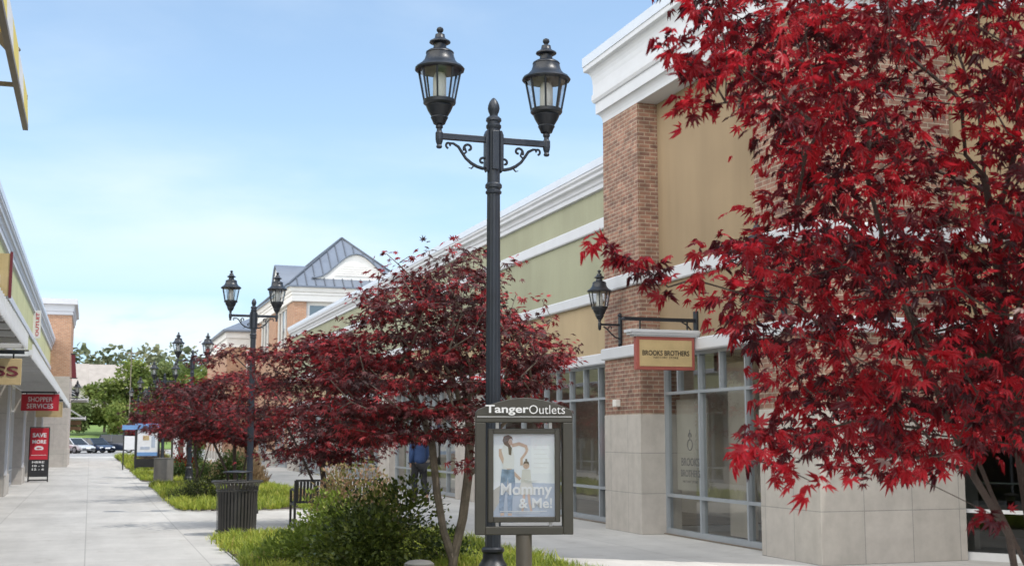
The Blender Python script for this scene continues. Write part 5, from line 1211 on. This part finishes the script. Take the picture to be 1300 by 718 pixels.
maple('broad dark red maple with pale forked trunk left of the foreground lamp post', (3.86, 13.5, 0),
      [([(3.86, 13.5, 0), (3.87, 13.5, .25), (3.95, 13.5, .7), (4.02, 13.5, 1.15), (4.05, 13.55, 1.6), (4.0, 13.6, 2.2), (3.9, 13.7, 3.0)], None),
       ([(3.87, 13.5, .22), (3.74, 13.5, .55), (3.68, 13.5, 1.0), (3.62, 13.55, 1.5), (3.45, 13.7, 2.1), (3.3, 13.8, 2.7)], 0),
       ([(4.02, 13.5, 1.15), (4.2, 13.45, 1.35), (4.4, 13.4, 1.7), (4.75, 13.4, 2.1)], 0)],
      MC, 34, .115, .062, [L7, L5], 'maple_mid', 'bark', 5, cap=.052, r0=.0048, centre=(3.85, 13.7, 2.4), tips=unpack(MID_TIPS), tip=(9, .07))
def pads(cx, cy, z0, z1, rx, ry, n, seed):
    """leaf clusters gathered in flat overlapping shelves, as a spreading maple carries them"""
    rg = random.Random(seed); out = []; m = 17; sh = []
    for k in range(m):
        h = (k+.5)/m; a = k*2.4+rg.random()*.8
        k_ = math.sin(PI*min(1, .22+.76*(1-h)))**.7
        q = k_*(.25+.50*rg.random()) if h < .88 else .12
        sh.append((cx+rx*q*math.cos(a), cy+ry*q*math.sin(a), z0+(z1-z0)*h, (.34+.22*rg.random())*rx*(.55+.45*k_)))
    while len(out) < n:
        x, y, z, r = sh[rg.randrange(m)]
        a, q = rg.random()*2*PI, math.sqrt(rg.random())*(.8+.3*rg.random())
        out.append((x+r*q*math.cos(a), y+r*q*math.sin(a), z+rg.gauss(0, .045)-.16*q*q))
    return out
def bed_maple(label, x, y, H_, rx, ry, z0, seed, nc=120, per=30, size=.085, fork=True):
    cl = pads(x, y, z0, H_, rx, ry, nc, seed)
    tr = [([(x, y, 0), (x+.03, y, .5), (x-.04, y, 1.1), (x, y, 1.7), (x+.05, y, H_*.75)], None)]
    if fork: tr += [([(x, y, .12), (x+.22, y+.05, .6), (x+.38, y+.1, 1.2), (x+.6, y+.1, 1.8)], 0), ([(x, y, .2), (x-.18, y, .7), (x-.45, y, 1.3), (x-.7, y+.1, 1.8)], 0)]
    return maple(label, (x, y, 0), tr, cl, per, .2, size, [L5], 'maple_mid', 'bark_dark', seed, cap=.05, r0=.005, centre=(x, y, z0+.6), step=.35)
bed_maple('dark red maple shading the black bench, second behind the front bed', 4.0, 22.4, 3.42, 2.0, 1.9, 1.2, 21, 250, 36, .078)
bed_maple('wide dark red maple over the second grass bed, behind the slatted bin', 3.5, 32.6, 3.2, 2.3, 2.4, 1.5, 22, 210, 34, .088)
bed_maple('dark red maple whose crown hides the pole of the lamp by the grey bin', 3.15, 40.2, 3.15, 1.9, 2.2, 1.6, 23, 130, 26, .105)
bed_maple('low spreading dark red maple right of the map stand', 3.6, 50.0, 3.0, 2.0, 2.4, 1.55, 24, 110, 24, .12)
bed_maple('small far red maple beyond the map stand', 3.7, 68.0, 2.9, 1.9, 2.2, 1.5, 25, 90, 20, .15, False)
bed_maple('farthest and smallest red maple of the row, below the far lanterns', 3.4, 88.0, 3.0, 1.7, 2.0, 1.4, 26, 80, 18, .18, False)

# shrubs
def shrub(name, label, cat, c, rx, ry, h, n, size, mat, seed, kinds=(LOVAL,), up=.4, lumps=9, group=None, z0=.03, stems=True):
    t = thing(name, label, cat, (c[0], c[1], z0), group)
    rg = np.random.default_rng(seed)
    lc = rg.normal(0, 1, (lumps, 3)); lc /= np.linalg.norm(lc, axis=1)[:, None]; lc[:, 2] = np.abs(lc[:, 2])
    lr = .33+.22*rg.random(lumps)
    ix = rg.integers(0, lumps, n); dv = rg.normal(0, 1, (n, 3)); dv /= np.linalg.norm(dv, axis=1)[:, None]
    q = np.minimum(rg.random(n)**.45, .97)
    P = lc[ix]*.62+dv*(lr[ix]*q)[:, None]
    P[:, 2] = np.maximum(P[:, 2], rg.random(n)*.12)
    P = P*np.array([rx, ry, h])+np.array([c[0], c[1], z0])
    D = dv+np.array([0, 0, up])+rg.normal(0, .5, (n, 3)); U = rg.normal(0, .6, (n, 3))+np.array([0, 0, 1.])
    T = np.clip(rg.normal(.45, .2, n)+(rg.normal(0, .12, lumps))[ix], 0, 1)
    leaves('foliage', M[mat], P, D, U, size*(.55+.8*rg.random(n)), list(kinds), parent=t, tint=T, rng=rg)
    if stems:
        mb = MB()
        for k in range(lumps):
            e = lc[k]*.6*np.array([rx, ry, h])
            mb.tube([(c[0]+e[0]*.1, c[1]+e[1]*.1, z0), (c[0]+e[0]*.5, c[1]+e[1]*.5, z0+e[2]*.6), (c[0]+e[0], c[1]+e[1], z0+e[2])], [.014, .011, .006], 5)
        part('stem', mb, M['bark'], t)
    return t
shrub('nandina_shrub', 'big dark green bushy shrub in the middle of the front bed', 'shrub', (3.28, 14.3), .92, .9, 1.06, 9000, .062, 'nandina', 31, up=.3, lumps=14)
shrub('pink_tipped_shrub', 'pink and yellow tipped loose shrub behind the big dark green bush', 'shrub', (3.85, 18.9), .80, .7, 1.28, 5200, .058, 'pinkshrub', 32, up=.8, lumps=12)
shrub('light_green_shrub', 'light green leafy shrub in front of the bench', 'shrub', (2.98, 16.7), .60, .7, .84, 3600, .065, 'lightshrub', 33, up=.6, lumps=11)
shrub('low_green_shrub', 'low yellow green mounded shrub left of the big dark bush', 'shrub', (2.52, 15.6), .62, .75, .54, 3800, .05, 'lightshrub', 34, up=.8, lumps=10)
shrub('young_green_shrub', 'small mid green shrub at the foot of the pale forked maple trunk', 'shrub', (4.2, 15.2), .45, .4, .5, 1500, .045, 'boxwood', 35, up=.8)
shrub('juniper_shrub', 'low dark juniper mound in the second grass bed behind the slatted bin', 'shrub', (2.62, 31.4), .74, .9, .66, 4200, .07, 'juniper', 36, kinds=(LBLADE,), up=.7, lumps=12)
shrub('round_shrub', 'rounded green clipped shrub left of the second lamp pole', 'shrub', (4.05, 39.2), .70, .70, 1.12, 4200, .07, 'boxwood', 37, lumps=16)
shrub('fawn_grass', 'fawn feathery ornamental grass clump behind the rounded green shrub', 'grass clump', (4.55, 41.0), .95, .8, 1.42, 4200, .20, 'fawn', 38, kinds=(LBLADE,), up=1.8, lumps=10)
shrub('red_flower_shrub', 'small shrub of bright red blossom behind the lamp by the grey bin', 'shrub', (3.55, 51.2), .55, .5, 1.15, 1600, .09, 'redflower', 39, lumps=10)
shrub('boxwood_shrub', 'low green shrub right of the grey bin', 'shrub', (3.0, 47.2), .62, .6, .72, 2200, .075, 'boxwood', 40, lumps=11)
shrub('boxwood_shrub', 'low green shrub right of the lamp base in the third bed', 'shrub', (3.9, 46.7), .66, .6, .80, 2200, .075, 'boxwood', 41, lumps=11)
shrub('pink_tipped_shrub', 'pinkish low shrub in the third bed beneath the maples', 'shrub', (4.5, 48.4), .6, .6, .8, 1600, .08, 'pinkshrub', 42, lumps=10)
shrub('green_shrub', 'tall narrow green shrub right of the low poster frame', 'shrub', (4.45, 56.5), .42, .42, 1.9, 2000, .09, 'boxwood', 43, lumps=14)
shrub('low_green_shrub', 'low red brown edged shrub beside the maple in the second bed', 'shrub', (4.9, 29.3), .5, .5, .5, 1400, .06, 'pinkshrub', 44, lumps=9)
shrub('planter_shrub', 'brownish low shrub mass beyond the pale blue notice stand', 'shrub', (3.2, 70), 1.0, 1.6, 1.0, 1800, .12, 'fawn', 45, lumps=9)

# border grass: countless blades, one object per bed
def inpoly(x, y, P):
    c = False
    for i in range(len(P)):
        x1, y1 = P[i]; x2, y2 = P[i-1]
        if (y1 > y) != (y2 > y) and x < (x2-x1)*(y-y1)/(y2-y1)+x1: c = not c
    return c
def border_grass(P, n, blade, seed, clump, avoid=()):
    rg = np.random.default_rng(seed); xs = [p[0] for p in P]; ys = [p[1] for p in P]
    cl = []
    Q = inset(P, -.03)
    while len(cl) < n//clump:
        x, y = rg.uniform(min(xs), max(xs)), rg.uniform(min(ys), max(ys))
        if inpoly(x, y, Q) and not any((x-a)**2+(y-b)**2 < r*r for a, b, r in avoid): cl.append((x, y))
    C = np.repeat(np.array(cl), clump, 0); N = len(C)
    P3 = np.zeros((N, 3)); P3[:, :2] = C+rg.normal(0, .045, (N, 2)); P3[:, 2] = .03
    a = rg.random(N)*2*PI; lean = .25+.75*rg.random(N)
    D = np.stack([np.cos(a)*lean, np.sin(a)*lean, np.ones(N)*(.55+.6*rg.random(N))], 1); U = np.stack([-np.cos(a), -np.sin(a), np.ones(N)*.6], 1)
    pn = np.array([noise.noise(Vector((a*1.1, b*1.1, 3.7+seed))) for a, b in cl])
    big = np.repeat(np.clip(.72+.5*rg.random(len(cl))+.45*pn, .35, 1.4), clump)
    S = blade*(.6+.6*rg.random(N))*big; T = np.clip(rg.normal(.46, .2, N)+np.repeat(rg.normal(0, .14, len(cl))+.35*pn, clump), 0, .9)
    T[rg.random(N) < .03] = .98
    bl = (np.array([(0, -.035, 0), (.55, -.028, .05), (1, 0, -.16), (.55, .028, .05), (0, .035, 0)]), np.array([(0, 1, 4), (1, 3, 4), (1, 2, 3)]))
    o = leaves('border_grass', M['liriope'], P3, D, U, S, [bl], tint=T, rng=rg); o['kind'] = 'stuff'
    return o
border_grass(BEDS[0], 66000, .15, 51, 26)
border_grass(BEDS[1], 34000, .20, 52, 26)
border_grass(BEDS[2], 14000, .24, 53, 26)
border_grass(BEDS[3], 7000, .36, 54, 26)
border_grass(BEDS[4], 5000, .4, 55, 26)

# background trees on the bank
def bank_tree(label, x, y, zb, h, r, seed, mat, n=2600, size=.55, base=.18, name='leafy_tree', cat='tree', group='green trees beyond the car park'):
    rg = np.random.default_rng(seed); h *= .92; t = thing(name, label, cat, (x, y, zb), group)
    m = 26; lc = []
    for k in range(m):
        u = (k+.5)/m; z = base+(1-base)*u*.92; w = math.sin(PI*min(1, .12+.86*(1-u)))**.75
        a = rg.random()*2*PI; q = .35+.55*rg.random()
        lc.append((r*w*q*math.cos(a), r*w*q*math.sin(a), h*z))
    lc = np.array(lc); lr = r*(.26+.2*rg.random(m)); ix = rg.integers(0, m, n)
    dv = rg.normal(0, 1, (n, 3)); dv /= np.linalg.norm(dv, axis=1)[:, None]
    P = lc[ix]+dv*(lr[ix]*rg.random(n)**.5)[:, None]*np.array([1, 1, .75])+np.array([x, y, zb])
    T = np.clip(rg.normal(.45, .2, n)+rg.normal(0, .17, m)[ix], 0, 1)
    leaves('crown', M[mat], P, dv+rg.normal(0, .6, (n, 3)), rg.normal(0, .5, (n, 3))+np.array([0, 0, 1.]), size*(.5+.9*rg.random(n)), [LCLUMP, LOVAL], parent=t, tint=T, rng=rg)
    mb = MB(); mb.tube([(x, y, zb-.3), (x+.1, y, zb+h*.3), (x-.1, y, zb+h*.6), (x, y, zb+h*.9)], [r*.07, r*.055, r*.035, r*.01], 7)
    for k in range(0, m, 2): mb.tube([(x, y, zb+lc[k][2]*.55), tuple(lc[k]+np.array([x, y, zb]))], [r*.025, r*.008], 5)
    part('trunk', mb, M['bark'], t)
    return t
bank_tree('bright yellow green tree in front of the pale roof, left of the pole', 1.6, 158, 2.3, 6.6, 2.5, 61, 'tree_green', 2600, .42)
bank_tree('tall green tree right behind the slim utility pole', 4.6, 160, 2.3, 9.3, 2.9, 62, 'tree_green', 3200, .45)
bank_tree('green tree behind the far lanterns, just right of the pole', 8.0, 163, 2.4, 8.6, 3.0, 63, 'tree_mid', 3200, .45)
bank_tree('yellowish green tree right of the twin lantern post by the map stand', 12.0, 161, 2.4, 8.7, 3.1, 64, 'tree_green', 3000, .45)
bank_tree('rounded green tree behind the lower brick wing', 16.5, 164, 2.4, 8.2, 3.4, 65, 'tree_mid', 2600, .5)
bank_tree('low bushy green tree close behind the brick tower', -1.4, 156, 2.2, 4.0, 1.9, 66, 'tree_mid', 1500, .4, base=.08)
bank_tree('low dense green bush under the bright yellow green tree', 3.0, 154, 2.1, 3.4, 2.0, 67, 'tree_green', 1600, .38, base=.05)
bank_tree('tall far green tree seen between the twin lanterns', 10.2, 171, 2.6, 9.6, 3.0, 68, 'tree_mid', 2200, .5)
bank_tree('low green bush right of the utility pole foot', 6.3, 155, 2.2, 3.6, 2.1, 69, 'tree_mid', 1500, .4, base=.05)
bank_tree('leafy tree far left behind the shop row', -9, 160, 2.2, 8, 3.2, 70, 'tree_mid', 1500, .5)
# far wood on the ridge (one mass)
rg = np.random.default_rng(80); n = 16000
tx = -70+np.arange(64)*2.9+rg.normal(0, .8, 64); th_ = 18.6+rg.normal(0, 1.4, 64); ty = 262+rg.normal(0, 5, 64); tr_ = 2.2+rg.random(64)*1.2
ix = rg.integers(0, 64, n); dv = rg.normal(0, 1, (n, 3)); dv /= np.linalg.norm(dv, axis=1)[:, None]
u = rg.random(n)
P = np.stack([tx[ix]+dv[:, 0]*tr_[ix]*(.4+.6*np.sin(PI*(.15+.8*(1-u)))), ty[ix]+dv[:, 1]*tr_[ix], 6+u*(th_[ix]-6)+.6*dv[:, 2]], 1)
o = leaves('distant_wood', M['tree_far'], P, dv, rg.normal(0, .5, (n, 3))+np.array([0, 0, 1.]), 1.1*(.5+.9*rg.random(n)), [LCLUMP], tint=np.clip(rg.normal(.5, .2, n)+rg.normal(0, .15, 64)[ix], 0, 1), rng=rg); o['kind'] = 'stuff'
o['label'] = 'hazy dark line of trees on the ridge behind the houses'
g = MB()
for j, (y, z) in enumerate(((180, 3.5), (230, 6.4), (300, 7.5), (420, 6.0))): g.v += [(-160, y, z), (200, y, z)]
for j in range(3): g.f.append((2*j, 2*j+1, 2*j+3, 2*j+2))
struct('hill', g, M['lawn'])

# ------------------------------------------------------------------ light, sky, camera
SUN = Vector((.40, -.30, .866)).normalized()
sl = bpy.data.lights.new('sun', 'SUN'); sl.energy = 2.3; sl.angle = rad(.53); sl.color = (1, .955, .88)
so_ = link(bpy.data.objects.new('sun', sl)); so_.rotation_euler = SUN.to_track_quat('Z', 'Y').to_euler()
wd = bpy.data.worlds.new('World'); sc.world = wd; wd.use_nodes = True; nt = wd.node_tree
bg = nt.nodes['Background']
sky = nt.nodes.new('ShaderNodeTexSky'); sky.sky_type = 'NISHITA'; sky.sun_disc = False
sky.sun_elevation = math.asin(SUN.z); sky.sun_rotation = math.atan2(SUN.x, SUN.y); sky.altitude = 200; sky.air_density = 1.0; sky.dust_density = 1.2; sky.ozone_density = 1.6
tc = nt.nodes.new('ShaderNodeTexCoord')
def cloud(scale, stretch, lo, hi, loc):
    mpn = nt.nodes.new('ShaderNodeMapping'); mpn.inputs['Scale'].default_value = stretch; mpn.inputs['Location'].default_value = loc
    nt.links.new(tc.outputs['Generated'], mpn.inputs['Vector'])
    n_ = nt.nodes.new('ShaderNodeTexNoise'); n_.inputs['Scale'].default_value = scale; n_.inputs['Detail'].default_value = 9; n_.inputs['Roughness'].default_value = .55; n_.inputs['Distortion'].default_value = .25
    nt.links.new(mpn.outputs[0], n_.inputs['Vector'])
    r_ = nt.nodes.new('ShaderNodeMapRange'); r_.interpolation_type = 'SMOOTHSTEP'; r_.inputs['From Min'].default_value = lo; r_.inputs['From Max'].default_value = hi
    nt.links.new(n_.outputs['Fac'], r_.inputs['Value']); return r_.outputs['Result']
mx = nt.nodes.new('ShaderNodeMix'); mx.data_type = 'RGBA'
hz_ = nt.nodes.new('ShaderNodeMix'); hz_.data_type = 'RGBA'; hz_.inputs['B'].default_value = SKY_VEIL_COL
sx_ = nt.nodes.new('ShaderNodeSeparateXYZ'); nt.links.new(tc.outputs['Generated'], sx_.inputs[0])
hr_ = nt.nodes.new('ShaderNodeMapRange'); hr_.inputs['From Min'].default_value = .0; hr_.inputs['From Max'].default_value = .36; hr_.inputs['To Min'].default_value = .80; hr_.inputs['To Max'].default_value = SKY_VEIL
hr_.interpolation_type = 'SMOOTHSTEP'; nt.links.new(sx_.outputs[2], hr_.inputs['Value']); nt.links.new(hr_.outputs['Result'], hz_.inputs['Factor'])
nt.links.new(sky.outputs[0], hz_.inputs['A']); hz_.inputs['B'].default_value = SKY_VEIL_COL
nt.links.new(hz_.outputs['Result'], mx.inputs['A']); mx.inputs['B'].default_value = CLOUD_COL
def mth(op, a, b_=None, clamp=False):
    n_ = nt.nodes.new('ShaderNodeMath'); n_.operation = op; n_.use_clamp = clamp
    for i_, v in enumerate((a, b_)):
        if v is None: continue
        if hasattr(v, 'is_linked'): nt.links.new(v, n_.inputs[i_])
        else: n_.inputs[i_].default_value = v
    return n_.outputs[0]
def belt(z, w):
    d = mth('DIVIDE', mth('SUBTRACT', sx_.outputs[2], z), w); return mth('SUBTRACT', 1., mth('MULTIPLY', d, d), True)
thin = mth('MULTIPLY', cloud(2.2, (1, 1, 3.0), .45, .85, (5.3, .7, .2)), .40)
veil = mth('MULTIPLY', mth('MULTIPLY', cloud(1.6, (1, 1, 4.0), .36, .70, (1.7, 4.2, .9)), belt(.175, .07)), .75)
low = mth('MULTIPLY', mth('MULTIPLY', cloud(7.0, (1, 1, 2.6), .40, .58, (.3, 2.2, 1.9)), belt(.072, .04)), .9)
tot = mth('MAXIMUM', mth('MAXIMUM', thin, veil), low)
nt.links.new(tot, mx.inputs['Factor'])
# unseen overbright cloud bank, added left of and behind the viewer as fill light
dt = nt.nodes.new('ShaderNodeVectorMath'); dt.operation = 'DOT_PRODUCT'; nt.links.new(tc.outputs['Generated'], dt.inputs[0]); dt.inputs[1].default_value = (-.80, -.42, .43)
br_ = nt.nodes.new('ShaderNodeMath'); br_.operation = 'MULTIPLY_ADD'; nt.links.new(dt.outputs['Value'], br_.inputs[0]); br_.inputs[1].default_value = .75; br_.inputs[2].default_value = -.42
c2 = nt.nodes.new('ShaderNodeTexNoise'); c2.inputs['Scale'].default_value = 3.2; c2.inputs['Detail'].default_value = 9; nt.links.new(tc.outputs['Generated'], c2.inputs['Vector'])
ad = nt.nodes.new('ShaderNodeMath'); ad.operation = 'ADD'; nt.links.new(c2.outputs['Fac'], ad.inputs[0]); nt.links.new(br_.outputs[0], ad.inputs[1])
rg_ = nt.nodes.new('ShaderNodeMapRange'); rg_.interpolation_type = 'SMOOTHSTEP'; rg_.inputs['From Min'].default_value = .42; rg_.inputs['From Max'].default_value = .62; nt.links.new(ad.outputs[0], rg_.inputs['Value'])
m2 = nt.nodes.new('ShaderNodeMix'); m2.data_type = 'RGBA'; nt.links.new(rg_.outputs['Result'], m2.inputs['Factor']); nt.links.new(mx.outputs['Result'], m2.inputs['A']); m2.inputs['B'].default_value = FILL_BANK_COL
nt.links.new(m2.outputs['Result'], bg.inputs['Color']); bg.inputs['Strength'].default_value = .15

cam = bpy.data.cameras.new('camera'); co = link(bpy.data.objects.new('camera', cam)); sc.camera = co
cam.sensor_width = 36; cam.lens = 1580/1300*36; cam.clip_start = .05; cam.clip_end = 4000
co.location = (0, 0, 1.6); co.rotation_euler = (rad(90+7.0), 0, -rad(18.609))
cam.dof.use_dof = True; cam.dof.focus_distance = 7.5; cam.dof.aperture_fstop = 7.1
sc.view_settings.view_transform = 'Standard'; sc.view_settings.look = 'None'; sc.view_settings.gamma = 1; sc.view_settings.exposure = EXPOSURE
sc.render.engine = 'CYCLES'; sc.cycles.max_bounces = 8; sc.cycles.transparent_max_bounces = 16; sc.cycles.use_denoising = True
